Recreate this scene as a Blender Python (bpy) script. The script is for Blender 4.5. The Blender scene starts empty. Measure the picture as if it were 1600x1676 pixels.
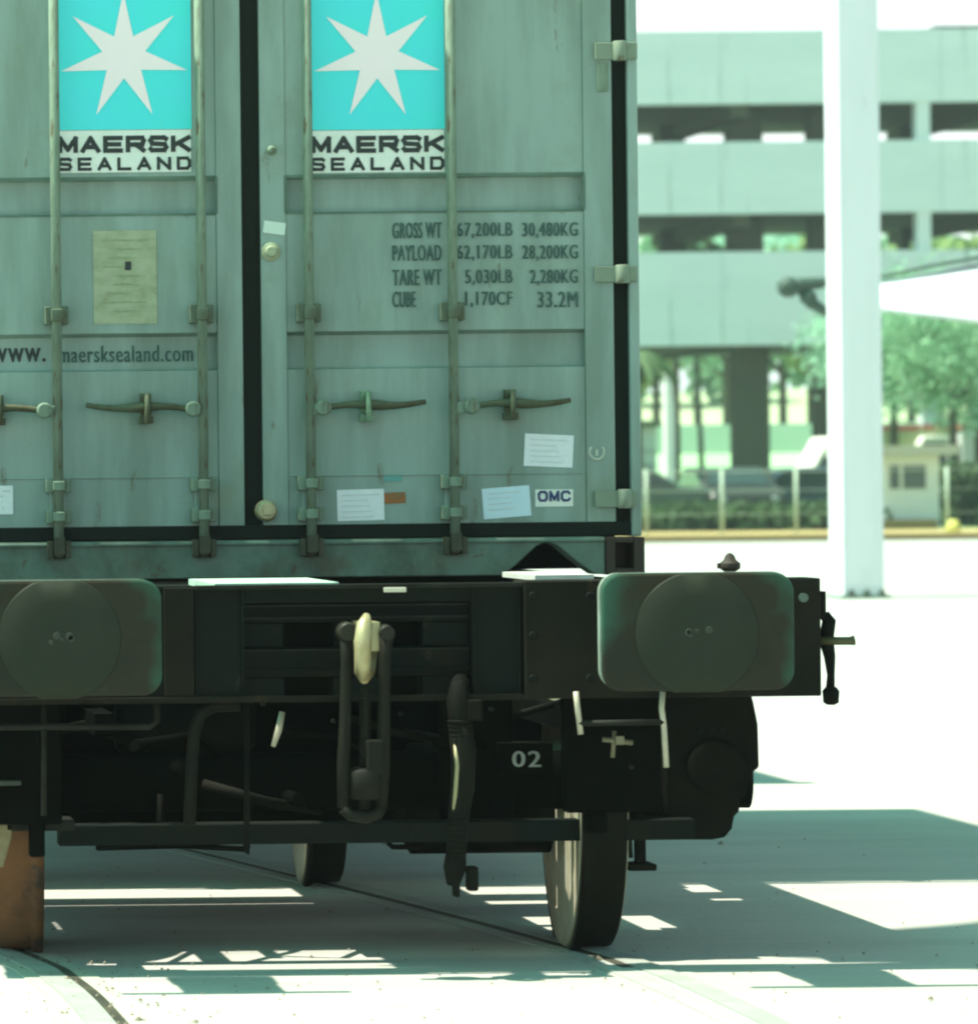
import bpy, math, random
from mathutils import Vector, Matrix
random.seed(7)
S = bpy.context.scene
COL = S.collection
PI = math.pi

# ------------------------------------------------------------------ camera, world, sun, exposure
F = 7260.0            # focal length in photograph pixels (1600 x 1676)
CX, CY, H = -500.0, 800.0, 1.265
ROLL = math.radians(0.6)
cam_d = bpy.data.cameras.new("camera"); cam = bpy.data.objects.new("camera", cam_d); COL.objects.link(cam)
cam_d.sensor_width = 36; cam_d.lens = F / 1676 * 36
cam_d.shift_x = (800 - CX) / 1676; cam_d.shift_y = (CY - 838) / 1676
cam_d.clip_start = 0.1; cam_d.clip_end = 5000
cam.location = (0, 0, H); cam.rotation_euler = (PI / 2, ROLL, 0)
cam_d.dof.use_dof = True; cam_d.dof.focus_distance = 12.6; cam_d.dof.aperture_fstop = 6.3
S.camera = cam

SUN_EL, SUN_BACK = math.radians(65), math.radians(1.5)
w = bpy.data.worlds.new("World"); S.world = w; w.use_nodes = True
nt = w.node_tree; bg = nt.nodes["Background"]
sky = nt.nodes.new("ShaderNodeTexSky"); sky.sky_type = 'NISHITA'; sky.sun_disc = False
sky.sun_elevation = SUN_EL; sky.sun_rotation = -PI / 2 + SUN_BACK; sky.dust_density = 4.0; sky.air_density = 1.0
tint = nt.nodes.new("ShaderNodeMix"); tint.data_type = 'RGBA'; tint.blend_type = 'MULTIPLY'
tint.inputs[0].default_value = 1.0; tint.inputs[7].default_value = (0.28, 1.26, 0.98, 1)
nt.links.new(sky.outputs[0], tint.inputs[6])
# milky haze of a hot day: the sky whitens towards the horizon
wtc = nt.nodes.new("ShaderNodeTexCoord"); wsp = nt.nodes.new("ShaderNodeSeparateXYZ"); nt.links.new(wtc.outputs["Generated"], wsp.inputs[0])
wmr = nt.nodes.new("ShaderNodeMapRange"); wmr.interpolation_type = 'SMOOTHSTEP'
wmr.inputs[1].default_value = .10; wmr.inputs[2].default_value = .42; wmr.inputs[3].default_value = 1.0; wmr.inputs[4].default_value = 0.0
nt.links.new(wsp.outputs[2], wmr.inputs[0])
wmx = nt.nodes.new("ShaderNodeMix"); wmx.data_type = 'RGBA'; nt.links.new(wmr.outputs[0], wmx.inputs[0])
nt.links.new(tint.outputs[2], wmx.inputs[6]); wmx.inputs[7].default_value = (8.9, 9.5, 9.3, 1)
nt.links.new(wmx.outputs[2], bg.inputs[0])
bg.inputs[1].default_value = 0.08
sd = bpy.data.lights.new("sun", 'SUN'); sun = bpy.data.objects.new("sun", sd); COL.objects.link(sun)
sd.energy = 5.0; sd.angle = math.radians(0.8); sd.color = (1.0, 0.95, 0.83)
dv = Vector((math.cos(SUN_EL) * math.cos(SUN_BACK), -math.cos(SUN_EL) * math.sin(SUN_BACK), -math.sin(SUN_EL)))
sun.rotation_euler = dv.to_track_quat('-Z', 'Y').to_euler(); sun.location = (0, 0, 30)
S.view_settings.view_transform = 'Standard'; S.view_settings.look = 'None'
S.view_settings.exposure = 1.06; S.view_settings.gamma = 1.0
S.render.engine = 'CYCLES'
S.cycles.filter_width = 2.2
S.cycles.max_bounces = 8

# ------------------------------------------------------------------ measuring helpers (photo pixel at a known distance -> point)
cr, sr = math.cos(ROLL), math.sin(ROLL)
def PX(px, py, Y):
    dx, dy = px - CX, py - CY
    return ((dx * cr - dy * sr) * Y / F, H - (dx * sr + dy * cr) * Y / F)
def PT(px, py, Y):
    x, z = PX(px, py, Y); return Vector((x, Y, z))
def BX(x0, y0, x1, y1, Y):
    """rect in pixels -> (X0, X1, Z0, Z1)"""
    cxp, cyp = (x0 + x1) / 2, (y0 + y1) / 2
    x, z = PX(cxp, cyp, Y); s = Y / F
    return (x - (x1 - x0) / 2 * s, x + (x1 - x0) / 2 * s, z - (y1 - y0) / 2 * s, z + (y1 - y0) / 2 * s)

# ------------------------------------------------------------------ materials
MATS = {}
def lin(c):
    return tuple(((v / 255) / 12.92 if v / 255 <= .04045 else ((v / 255 + .055) / 1.055) ** 2.4) for v in c)
def mat(name, col, rough=.7, metal=0.0, col2=None, scale=4.0, stretch=(1, 1, 1), amt=.5, bump=.0, bscale=40, detail=6, col3=None, s3=1.5, lo=.4, hi=.65, trans=0, spec=.4, spots=None):
    if name in MATS: return MATS[name]
    m = bpy.data.materials.new(name); m.use_nodes = True; MATS[name] = m
    n = m.node_tree.nodes; l = m.node_tree.links; b = n["Principled BSDF"]
    b.inputs["Roughness"].default_value = rough; b.inputs["Metallic"].default_value = metal
    b.inputs["Specular IOR Level"].default_value = spec
    b.inputs["Base Color"].default_value = (*col, 1)
    if trans: b.inputs["Transmission Weight"].default_value = trans
    tc = n.new("ShaderNodeTexCoord"); mp = n.new("ShaderNodeMapping"); l.new(tc.outputs["Object"], mp.inputs[0])
    mp.inputs["Scale"].default_value = stretch
    if col2 is not None:
        nz = n.new("ShaderNodeTexNoise"); nz.inputs["Scale"].default_value = scale; nz.inputs["Detail"].default_value = detail
        nz.inputs["Roughness"].default_value = .62
        l.new(mp.outputs[0], nz.inputs["Vector"])
        r = n.new("ShaderNodeMapRange"); r.inputs[1].default_value = lo; r.inputs[2].default_value = hi; r.inputs[4].default_value = amt
        l.new(nz.outputs[0], r.inputs[0])
        mx = n.new("ShaderNodeMix"); mx.data_type = 'RGBA'; mx.inputs[6].default_value = (*col, 1); mx.inputs[7].default_value = (*col2, 1)
        l.new(r.outputs[0], mx.inputs[0]); out = mx.outputs[2]
        if col3 is not None:
            n3 = n.new("ShaderNodeTexNoise"); n3.inputs["Scale"].default_value = s3; n3.inputs["Detail"].default_value = 8; n3.inputs["Roughness"].default_value = .7
            l.new(tc.outputs["Object"], n3.inputs["Vector"])
            r3 = n.new("ShaderNodeMapRange"); r3.inputs[1].default_value = .55; r3.inputs[2].default_value = .72; r3.inputs[4].default_value = .8
            l.new(n3.outputs[0], r3.inputs[0])
            m3 = n.new("ShaderNodeMix"); m3.data_type = 'RGBA'; l.new(out, m3.inputs[6]); m3.inputs[7].default_value = (*col3, 1)
            l.new(r3.outputs[0], m3.inputs[0]); out = m3.outputs[2]
        if spots:
            sc_, ss_, st_, sx_ = spots
            m4 = n.new("ShaderNodeMapping"); m4.inputs["Scale"].default_value = sx_; l.new(tc.outputs["Object"], m4.inputs[0])
            n4 = n.new("ShaderNodeTexNoise"); n4.inputs["Scale"].default_value = ss_; n4.inputs["Detail"].default_value = 7; n4.inputs["Roughness"].default_value = .65
            l.new(m4.outputs[0], n4.inputs["Vector"])
            r4 = n.new("ShaderNodeMapRange"); r4.inputs[1].default_value = st_; r4.inputs[2].default_value = st_ + .06; r4.inputs[4].default_value = .85
            l.new(n4.outputs[0], r4.inputs[0])
            x4 = n.new("ShaderNodeMix"); x4.data_type = 'RGBA'; l.new(out, x4.inputs[6]); x4.inputs[7].default_value = (*sc_, 1)
            l.new(r4.outputs[0], x4.inputs[0]); out = x4.outputs[2]
        l.new(out, b.inputs["Base Color"])
        rr = n.new("ShaderNodeMapRange"); rr.inputs[3].default_value = max(.05, rough - .12); rr.inputs[4].default_value = min(1, rough + .15)
        l.new(nz.outputs[0], rr.inputs[0]); l.new(rr.outputs[0], b.inputs["Roughness"])
    if bump:
        nb = n.new("ShaderNodeTexNoise"); nb.inputs["Scale"].default_value = bscale; nb.inputs["Detail"].default_value = 5
        l.new(tc.outputs["Object"], nb.inputs["Vector"])
        bp = n.new("ShaderNodeBump"); bp.inputs["Strength"].default_value = bump; bp.inputs["Distance"].default_value = .01
        l.new(nb.outputs[0], bp.inputs["Height"]); l.new(bp.outputs[0], b.inputs["Normal"])
    return m

paint   = mat("container paint", (.255, .365, .320), .5, 0, (.165, .240, .195), 2.2, (3, 3, .5), .85, .25, 5, col3=(.195, .265, .18), s3=3.2, spots=((.12, .105, .055), 9, .655, (1.6, 1, .4)))
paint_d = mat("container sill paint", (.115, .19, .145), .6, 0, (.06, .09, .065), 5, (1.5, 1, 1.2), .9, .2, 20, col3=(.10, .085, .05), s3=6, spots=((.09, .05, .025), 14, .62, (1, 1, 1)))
barpt   = mat("locking bar paint", (.195, .275, .200), .6, .0, (.12, .17, .12), 6, (6, 6, 1.2), .85, .1, 60, spec=.25, spots=((.11, .075, .035), 12, .58, (5, 5, 1)))
handlem = mat("worn handle paint", (.085, .110, .066), .65, .0, (.065, .052, .026), 14, (1, 1, 1), .8, .2, 60, spec=.2)
rubber  = mat("black rubber", (.005, .009, .006), .8, 0, (.010, .014, .010), 9, spec=.2)
aqua    = mat("aqua decal", (.058, .71, .77), .45, 0, (.05, .74, .70), 7, amt=.8, spots=((.25, .55, .5), 14, .70, (1, 1, 1)))
starw   = mat("pale decal", (.90, .79, .80), .45, 0, (.82, .80, .76), 9)
white   = mat("white decal", (.76, .82, .74), .5, 0, (.55, .68, .57), 14, amt=.5)
ink     = mat("black ink", (.008, .016, .016), .5, 0, (.03, .05, .045), 40, amt=.5)
inkf    = mat("faded dark ink", (.022, .070, .060), .6, 0, (.085, .15, .12), 60, amt=.7, lo=.45, hi=.6)
plate_y = mat("weathered data plate", (.36, .42, .27), .6, .0, (.25, .30, .17), 12, (1, 1, 2), .9, col3=(.40, .39, .31), s3=14, spots=((.20, .20, .11), 11, .6, (1, 1, 2.5)))
paper   = mat("paper label", (.78, .84, .84), .7, 0, (.62, .72, .72), 30, (1, 1, 5), .6)
paper_b = mat("blue white paper label", (.62, .80, .86), .7, 0, (.54, .72, .80), 10, amt=.7)
orange  = mat("orange label", (.34, .115, .03), .7, 0, (.12, .15, .08), 22, amt=.9)
navy    = mat("navy ink", (.012, .035, .13), .5)
brass   = mat("dull brass seal", (.42, .40, .24), .45, .5, (.2, .18, .09), 20)
black_m = mat("oily black steel", (.0045, .005, .0038), .7, 0, (.010, .009, .006), 6, amt=.9, bump=.3, bscale=25, spec=.05)
dark_m  = mat("dirty wagon steel", (.0085, .010, .0075), .65, 0, (.006, .010, .009), 3.5, amt=.9, bump=.25, bscale=18, col3=(.018, .013, .008), s3=5, spec=.06, spots=((.032, .030, .021), 14, .64, (1, 1, .6)))
brownst = mat("brown wagon steel", (.015, .014, .009), .65, 0, (.008, .008, .006), 4, amt=.9, bump=.25, bscale=18, spec=.06, spots=((.03, .020, .010), 10, .6, (1, 1, 1)))
underm  = mat("sooty underframe steel", (.002, .0025, .002), .9, 0, (.004, .004, .003), 5, amt=.9, bump=.3, bscale=20, spec=.02)
linem   = mat("worn grey steel edge", (.018, .019, .015), .6, 0, (.010, .010, .008), 12, amt=.9, spec=.08)
hookst  = mat("worn hook steel", (.40, .36, .20), .42, .3, (.20, .14, .05), 9, amt=.9, bump=.2)
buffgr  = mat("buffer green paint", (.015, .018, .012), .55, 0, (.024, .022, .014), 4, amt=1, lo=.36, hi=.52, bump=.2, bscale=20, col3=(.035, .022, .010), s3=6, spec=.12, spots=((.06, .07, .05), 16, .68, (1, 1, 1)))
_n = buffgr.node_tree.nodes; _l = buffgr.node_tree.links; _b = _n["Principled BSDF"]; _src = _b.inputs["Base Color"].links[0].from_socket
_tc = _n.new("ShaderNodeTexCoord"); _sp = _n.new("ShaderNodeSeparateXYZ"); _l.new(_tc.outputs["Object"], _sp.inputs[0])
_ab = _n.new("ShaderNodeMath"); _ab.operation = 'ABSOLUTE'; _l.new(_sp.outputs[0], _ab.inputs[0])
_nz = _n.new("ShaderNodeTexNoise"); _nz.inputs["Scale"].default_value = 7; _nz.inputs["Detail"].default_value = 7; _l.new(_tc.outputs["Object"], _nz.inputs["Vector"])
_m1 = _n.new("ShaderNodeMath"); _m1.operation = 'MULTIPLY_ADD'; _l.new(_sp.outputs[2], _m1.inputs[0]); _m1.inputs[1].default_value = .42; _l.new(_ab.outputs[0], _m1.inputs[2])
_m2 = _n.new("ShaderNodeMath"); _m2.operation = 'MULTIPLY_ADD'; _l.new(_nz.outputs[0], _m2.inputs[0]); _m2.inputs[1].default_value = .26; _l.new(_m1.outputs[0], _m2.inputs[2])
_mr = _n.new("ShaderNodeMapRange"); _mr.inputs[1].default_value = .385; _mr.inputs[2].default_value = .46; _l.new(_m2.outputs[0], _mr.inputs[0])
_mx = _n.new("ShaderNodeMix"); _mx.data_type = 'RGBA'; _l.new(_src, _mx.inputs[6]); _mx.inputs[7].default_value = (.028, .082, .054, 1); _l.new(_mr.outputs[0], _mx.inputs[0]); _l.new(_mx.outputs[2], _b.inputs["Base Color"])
grease  = mat("greasy worn steel", (.017, .023, .014), .5, 0, (.025, .028, .019), 4, (1, 1, 1), .9, bump=.15, bscale=14, spec=.12, spots=((.050, .055, .042), 18, .66, (.5, 1, 1.5)))
greasel = mat("polished contact steel", (.045, .052, .040), .55, .0, (.030, .034, .026), 30, amt=.9, spec=.15)
rust    = mat("rusty tread steel", (.115, .046, .012), .8, .0, (.045, .021, .009), 7, (1, 1, 1), .9, .3, 40, spots=((.016, .012, .008), 6, .54, (1, 1, 1)))
rust_d  = mat("dark rusty steel", (.030, .020, .012), .7, .0, (.03, .022, .016), 7, amt=.9, bump=.3)
tread   = mat("dark wheel tread", (.006, .007, .005), .6, 0, (.012, .010, .006), 4, (1, 5, 5), .8, spec=.06)
wface   = mat("pale wheel face", (.34, .33, .24), .7, .0, (.22, .19, .11), 6, amt=.8, bump=.2)
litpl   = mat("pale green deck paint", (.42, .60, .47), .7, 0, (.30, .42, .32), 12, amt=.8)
whitem  = mat("white stencil paint", (.25, .28, .25), .7, 0, (.08, .09, .08), 60)
hose_m  = mat("ribbed rubber hose", (.005, .006, .0045), .65, 0, (.011, .010, .006), 14, amt=.8, spec=.06)

conc    = mat("sunlit concrete", (.372, .372, .335), .92, 0, (.315, .318, .28), 1.6, (.35, 1.4, 1), .9, .3, 30, 12, col3=(.40, .40, .36), s3=.35, spots=((.27, .27, .235), 5, .62, (.4, 1.6, 1)))
shadegr = None

# ------------------------------------------------------------------ mesh builder
WO = {}
class MB:
    def __init__(s): s.v = []; s.f = []; s.sm = []
    def add(s, vs, fs, smooth=False):
        k = len(s.v); s.v += [Vector(p) for p in vs]; s.f += [tuple(i + k for i in f) for f in fs]; s.sm += [smooth] * len(fs); return s
    def box(s, x0, x1, y0, y1, z0, z1):
        if x0 > x1: x0, x1 = x1, x0
        if z0 > z1: z0, z1 = z1, z0
        vs = [(x, y, z) for z in (z0, z1) for y in (y0, y1) for x in (x0, x1)]
        return s.add(vs, [(0, 2, 3, 1), (4, 5, 7, 6), (0, 1, 5, 4), (2, 6, 7, 3), (0, 4, 6, 2), (1, 3, 7, 5)])
    def prism(s, pts, y0, y1):   # pts (x,z) counter-clockwise seen from -Y
        n = len(pts)
        vs = [(x, y0, z) for x, z in pts] + [(x, y1, z) for x, z in pts]
        fs = [tuple(range(n)), tuple(range(2 * n - 1, n - 1, -1))] + [(i, i + n, (i + 1) % n + n, (i + 1) % n) for i in range(n)]
        return s.add(vs, fs)
    def prismx(s, pts, x0, x1):  # pts (y,z)
        n = len(pts)
        vs = [(x0, y, z) for y, z in pts] + [(x1, y, z) for y, z in pts]
        fs = [tuple(range(n)), tuple(range(2 * n - 1, n - 1, -1))] + [(i, i + n, (i + 1) % n + n, (i + 1) % n) for i in range(n)]
        return s.add(vs, fs)
    def slab(s, pts, z0, z1):
        n = len(pts)
        vs = [(x, y, z0) for x, y in pts] + [(x, y, z1) for x, y in pts]
        fs = [tuple(range(n - 1, -1, -1)), tuple(range(n, 2 * n))] + [(i, (i + 1) % n, (i + 1) % n + n, i + n) for i in range(n)]
        return s.add(vs, fs)
    def tube(s, pts, r, seg=10, close=False):
        pts = [Vector(p) for p in pts]; n = len(pts); rs = r if isinstance(r, (list, tuple)) else [r] * n
        rings = []; up = None
        for i, p in enumerate(pts):
            a = pts[(i - 1) % n] if (i > 0 or close) else p; b = pts[(i + 1) % n] if (i < n - 1 or close) else p
            t = (b - a).normalized()
            if up is None: up = Vector((0, 0, 1)) if abs(t.z) < .9 else Vector((0, 1, 0))
            u = (up - t * up.dot(t)).normalized(); vv = t.cross(u); up = u
            rings.append([p + (u * math.cos(2 * PI * k / seg) + vv * math.sin(2 * PI * k / seg)) * rs[i] for k in range(seg)])
        vs = [q for rg in rings for q in rg]; fs = []
        for i in range(n if close else n - 1):
            j = (i + 1) % n
            for k in range(seg):
                k2 = (k + 1) % seg
                fs.append((i * seg + k, i * seg + k2, j * seg + k2, j * seg + k))
        s.add(vs, fs, True)
        if not close:
            m = len(s.v) - len(vs)
            s.f += [tuple(m + k for k in range(seg - 1, -1, -1)), tuple(m + (n - 1) * seg + k for k in range(seg))]; s.sm += [False, False]
        return s
    def cyl(s, a, b, r, seg=20): return s.tube([a, b], r, seg)
    def lathe(s, prof, c, axis='Y', seg=40):  # prof: list of (along, radius)
        c = Vector(c); vs = []; n = len(prof)
        for a, r in prof:
            for k in range(seg):
                t = 2 * PI * k / seg; p, q = r * math.cos(t), r * math.sin(t)
                vs.append(c + (Vector((p, a, q)) if axis == 'Y' else Vector((a, p, q)) if axis == 'X' else Vector((p, q, a))))
        fs = []
        for i in range(n - 1):
            for k in range(seg):
                k2 = (k + 1) % seg; fs.append((i * seg + k, i * seg + k2, (i + 1) * seg + k2, (i + 1) * seg + k))
        s.add(vs, fs, True)
        m = len(s.v) - len(vs)
        s.f += [tuple(m + k for k in range(seg - 1, -1, -1)), tuple(m + (n - 1) * seg + k for k in range(seg))]; s.sm += [False, False]
        return s
    def xf(s, M):
        s.v = [M @ p for p in s.v]; return s
    def build(s, name, m, parent=None, bevel=0, **tags):
        xs = [p.x for p in s.v]; ys = [p.y for p in s.v]; zs = [p.z for p in s.v]
        o_ = Vector(((min(xs) + max(xs)) / 2, (min(ys) + max(ys)) / 2, min(zs)))
        me = bpy.data.meshes.new(name); me.from_pydata([p - o_ for p in s.v], [], s.f); me.update()
        me.polygons.foreach_set("use_smooth", s.sm)
        me.materials.append(m)
        o = bpy.data.objects.new(name, me); COL.objects.link(o)
        link(o, o_, parent)
        if bevel:
            b = o.modifiers.new("bevel", 'BEVEL'); b.width = bevel; b.segments = 2; b.limit_method = 'ANGLE'; b.angle_limit = math.radians(40)
        for k, v in tags.items(): o[k] = v
        return o
def link(o, wpos, parent):
    WO[o.name] = Vector(wpos)
    if parent is not None:
        o.parent = parent; o.location = Vector(wpos) - WO[parent.name]
    else: o.location = wpos
def thing(name, loc, label, cat, group=None):
    o = bpy.data.objects.new(name, None); COL.objects.link(o); o.empty_display_size = .2
    link(o, Vector(loc), None); o["label"] = label; o["category"] = cat
    if group: o["group"] = group
    return o
def copy_tree(o, delta, parent=None):
    c = o.copy(); COL.objects.link(c)
    if parent is None: c.location = o.location + Vector(delta)
    else: c.parent = parent
    WO[c.name] = WO[o.name] + Vector(delta)
    for ch in list(o.children):
        if ch is not c: copy_tree(ch, delta, c)
    return c
def text(s, x0, x1, z0, z1, Y, m, parent, name="lettering", bold=0.0, **tags):
    cu = bpy.data.curves.new("t", 'FONT'); cu.body = s; cu.offset = 0; cu.resolution_u = 3
    cu.space_character = 1.12 if bold else 1.0
    ob = bpy.data.objects.new("t", cu); COL.objects.link(ob)
    me = bpy.data.meshes.new_from_object(ob); bpy.data.objects.remove(ob); bpy.data.curves.remove(cu)
    xs = [v.co.x for v in me.vertices]; ys = [v.co.y for v in me.vertices]
    ax, bx_, ay, by = min(xs), max(xs), min(ys), max(ys)
    mb = MB(); vs = [(x0 + (v.co.x - ax) / (bx_ - ax) * (x1 - x0), Y, z0 + (v.co.y - ay) / (by - ay) * (z1 - z0)) for v in me.vertices]
    for q, dxx in enumerate((0, -.0016, .0016) if bold else (0,)):
        mb.add([(x + dxx, y - q * .00004, z) for x, y, z in vs], [tuple(p.vertices) for p in me.polygons])
    bpy.data.meshes.remove(me)
    return mb.build(name, m, parent, **tags)

GLY = {'M': [(0,0,0,1),(0,1,.5,.12),(.5,.12,1,1),(1,1,1,0)], 'A': [(0,0,.5,1),(.5,1,1,0),(.2,.3,.8,.3)], 'E': [(0,0,0,1),(0,1,1,1),(0,.5,.9,.5),(0,0,1,0)],
 'R': [(0,0,0,1),(0,1,.92,1),(.92,1,1,.78),(1,.78,.92,.46),(.92,.46,0,.46),(.5,.46,1,0)], 'S': [(1,.9,.85,1),(.85,1,.1,1),(.1,1,0,.78),(0,.78,.1,.53),(.1,.53,.9,.47),(.9,.47,1,.24),(1,.24,.88,0),(.88,0,.1,0),(.1,0,0,.12)],
 'K': [(0,0,0,1),(0,.36,1,1),(.35,.55,1,0)], 'L': [(0,1,0,0),(0,0,1,0)], 'N': [(0,0,0,1),(0,1,1,0),(1,0,1,1)], 'D': [(0,0,0,1),(0,1,.8,1),(.8,1,1,.75),(1,.75,1,.25),(1,.25,.8,0),(.8,0,0,0)],
 'O': [(.2,0,0,.25),(0,.25,0,.75),(0,.75,.2,1),(.2,1,.8,1),(.8,1,1,.75),(1,.75,1,.25),(1,.25,.8,0),(.8,0,.2,0)], 'C': [(1,.8,.8,1),(.8,1,.2,1),(.2,1,0,.75),(0,.75,0,.25),(0,.25,.2,0),(.2,0,.8,0),(.8,0,1,.2)]}
def block(st, x0, x1, z0, z1, Y, m, parent, th, gap=.28):
    """wide block capitals drawn as strokes; th = stroke width as a share of the letter height"""
    h = z1 - z0; t = th * h; cw = (x1 - x0) / (len(st) + gap * (len(st) - 1)); mb = MB(); q = 0
    for i, ch in enumerate(st):
        ox = x0 + i * cw * (1 + gap)
        for a, b, c, d in GLY[ch]:
            p = Vector((ox + t / 2 + a * (cw - t), 0, z0 + t / 2 + b * (h - t))); r = Vector((ox + t / 2 + c * (cw - t), 0, z0 + t / 2 + d * (h - t)))
            u = (r - p).normalized(); nn = Vector((-u.z, 0, u.x)) * t / 2; e = u * t * .42; q += 1
            yy = Vector((0, Y - .00001 * (q % 9), 0))
            mb.add([p - e - nn + yy, r + e - nn + yy, r + e + nn + yy, p - e + nn + yy], [(0, 1, 2, 3)])
    return mb.build("lettering", m, parent)

# ================================================================== GROUND
G = MB()
# near apron is its own fine sheet; everything is one flat sheet reaching the horizon
G.add([(-1500, -40, 0), (2500, -40, 0), (2500, 3500, 0), (-1500, 3500, 0)], [(0, 1, 2, 3)])
g = G.build("ground", conc, kind="structure")

# ---- rails set flush in the concrete, with their flangeways
def bez(pts, n=14):
    out = []
    P = [Vector((*p, 0)) for p in pts]; P = [2 * P[0] - P[1]] + P + [2 * P[-1] - P[-2]]
    for i in range(1, len(P) - 2):
        for k in range(n):
            t = k / n
            a, b, c, d = P[i - 1], P[i], P[i + 1], P[i + 2]
            out.append(.5 * ((2 * b) + (-a + c) * t + (2 * a - 5 * b + 4 * c - d) * t * t + (-a + 3 * b - 3 * c + d) * t ** 3))
    out.append(P[-2]); return out
path = bez([(-9, 45), (-4.4, 32), (-.3, 22), (1.27, 16.9), (1.93, 14.1), (2.315, 12.1), (2.395, 11.4), (2.425, 10.4), (2.42, 8), (2.4, 4), (2.4, 0)])
def ribbon(mb, pts, a, b, z0, z1):
    L, R = [], []
    for i, p in enumerate(pts):
        t = (pts[min(i + 1, len(pts) - 1)] - pts[max(i - 1, 0)]).normalized(); nn = Vector((-t.y, t.x, 0))  # left of travel toward camera is +X
        L.append(p + nn * a); R.append(p + nn * b)
    n = len(pts); vs = []
    for i in range(n):
        vs += [(L[i].x, L[i].y, z1), (R[i].x, R[i].y, z1), (R[i].x, R[i].y, z0), (L[i].x, L[i].y, z0)]
    fs = []
    for i in range(n - 1):
        for k in range(4):
            k2 = (k + 1) % 4; fs.append((i * 4 + k, (i + 1) * 4 + k, (i + 1) * 4 + k2, i * 4 + k2))
    fs += [(0, 1, 2, 3), tuple((n - 1) * 4 + k for k in (3, 2, 1, 0))]
    mb.add(vs, fs)
railst = mat("rail steel", (.30, .32, .285), .85, 0, (.23, .25, .21), 5, amt=.8)
groove = mat("dirt filled flangeway", (.022, .024, .014), .95, 0, (.07, .065, .04), 5, amt=.8)
dustm  = mat("rust dust beside rail", (.365, .365, .29), .95, 0, (.33, .35, .30), 3, amt=.9, bump=.3)
fillm  = mat("packed grit in flangeway", (.335, .355, .315), .95, 0, (.29, .31, .27), 9, amt=.9, bump=.3)
lpath = []
for i, p in enumerate(path):
    t = (path[min(i + 1, len(path) - 1)] - path[max(i - 1, 0)]).normalized(); lpath.append(p + Vector((-t.y, t.x, 0)) * -1.43)
for pts, lab, sgn in ((path, "steel rail sunk flush in the concrete under the wagon's right wheels", 1), (lpath, "rail in the concrete below the rusty left wheel", -1)):
    t = thing("rail", (pts[60].x, pts[60].y, 0), lab, "rail", "rails of the siding")
    mb = MB(); ribbon(mb, pts, sgn * .022, sgn * .092, -.05, .006); mb.build("rail_head", railst, t)
    ic = next(i for i, p in enumerate(pts) if p.y < (11.42 if sgn > 0 else 9.0))
    mb = MB(); ribbon(mb, pts[:ic], -sgn * .008, sgn * .0215, -.05, .004); mb.build("flangeway", groove, t)
    mb = MB(); ribbon(mb, pts[ic - 1:], -sgn * .008, sgn * .0215, -.05, .0035); mb.build("filled_flangeway", fillm, t)
    mb = MB(); ribbon(mb, pts, -sgn * .06, -sgn * .0085, -.05, .003)
    if sgn < 0: ribbon(mb, pts, sgn * .0925, sgn * .13, -.05, .003)
    mb.build("rail_bed", dustm if sgn < 0 else fillm, t)
# pebbles and debris on the concrete
stone = mat("small stones", (.20, .17, .12), .9, 0, (.10, .09, .06), 20)
mb = MB()
for k in range(420):
    if k < 260: x, y = random.gauss(1.02, .12) if k % 2 else random.uniform(.6, 3.6), random.uniform(10.1, 12.0)
    else: x, y = random.uniform(-.2, 5), random.uniform(10, 16)
    r = random.uniform(.002, .006) * (2.2 if random.random() < .05 else 1)
    vs = [(x + r * random.uniform(.6, 1.3) * a, y + r * b, .004 + r * c) for a, b, c in ((1, 0, 0), (0, 1, 0), (-1, 0, 0), (0, -1, 0), (0, 0, .9))]
    mb.add(vs, [(0, 1, 4), (1, 2, 4), (2, 3, 4), (3, 0, 4), (3, 2, 1, 0)])
mb.build("gravel", stone, kind="stuff")

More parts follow.
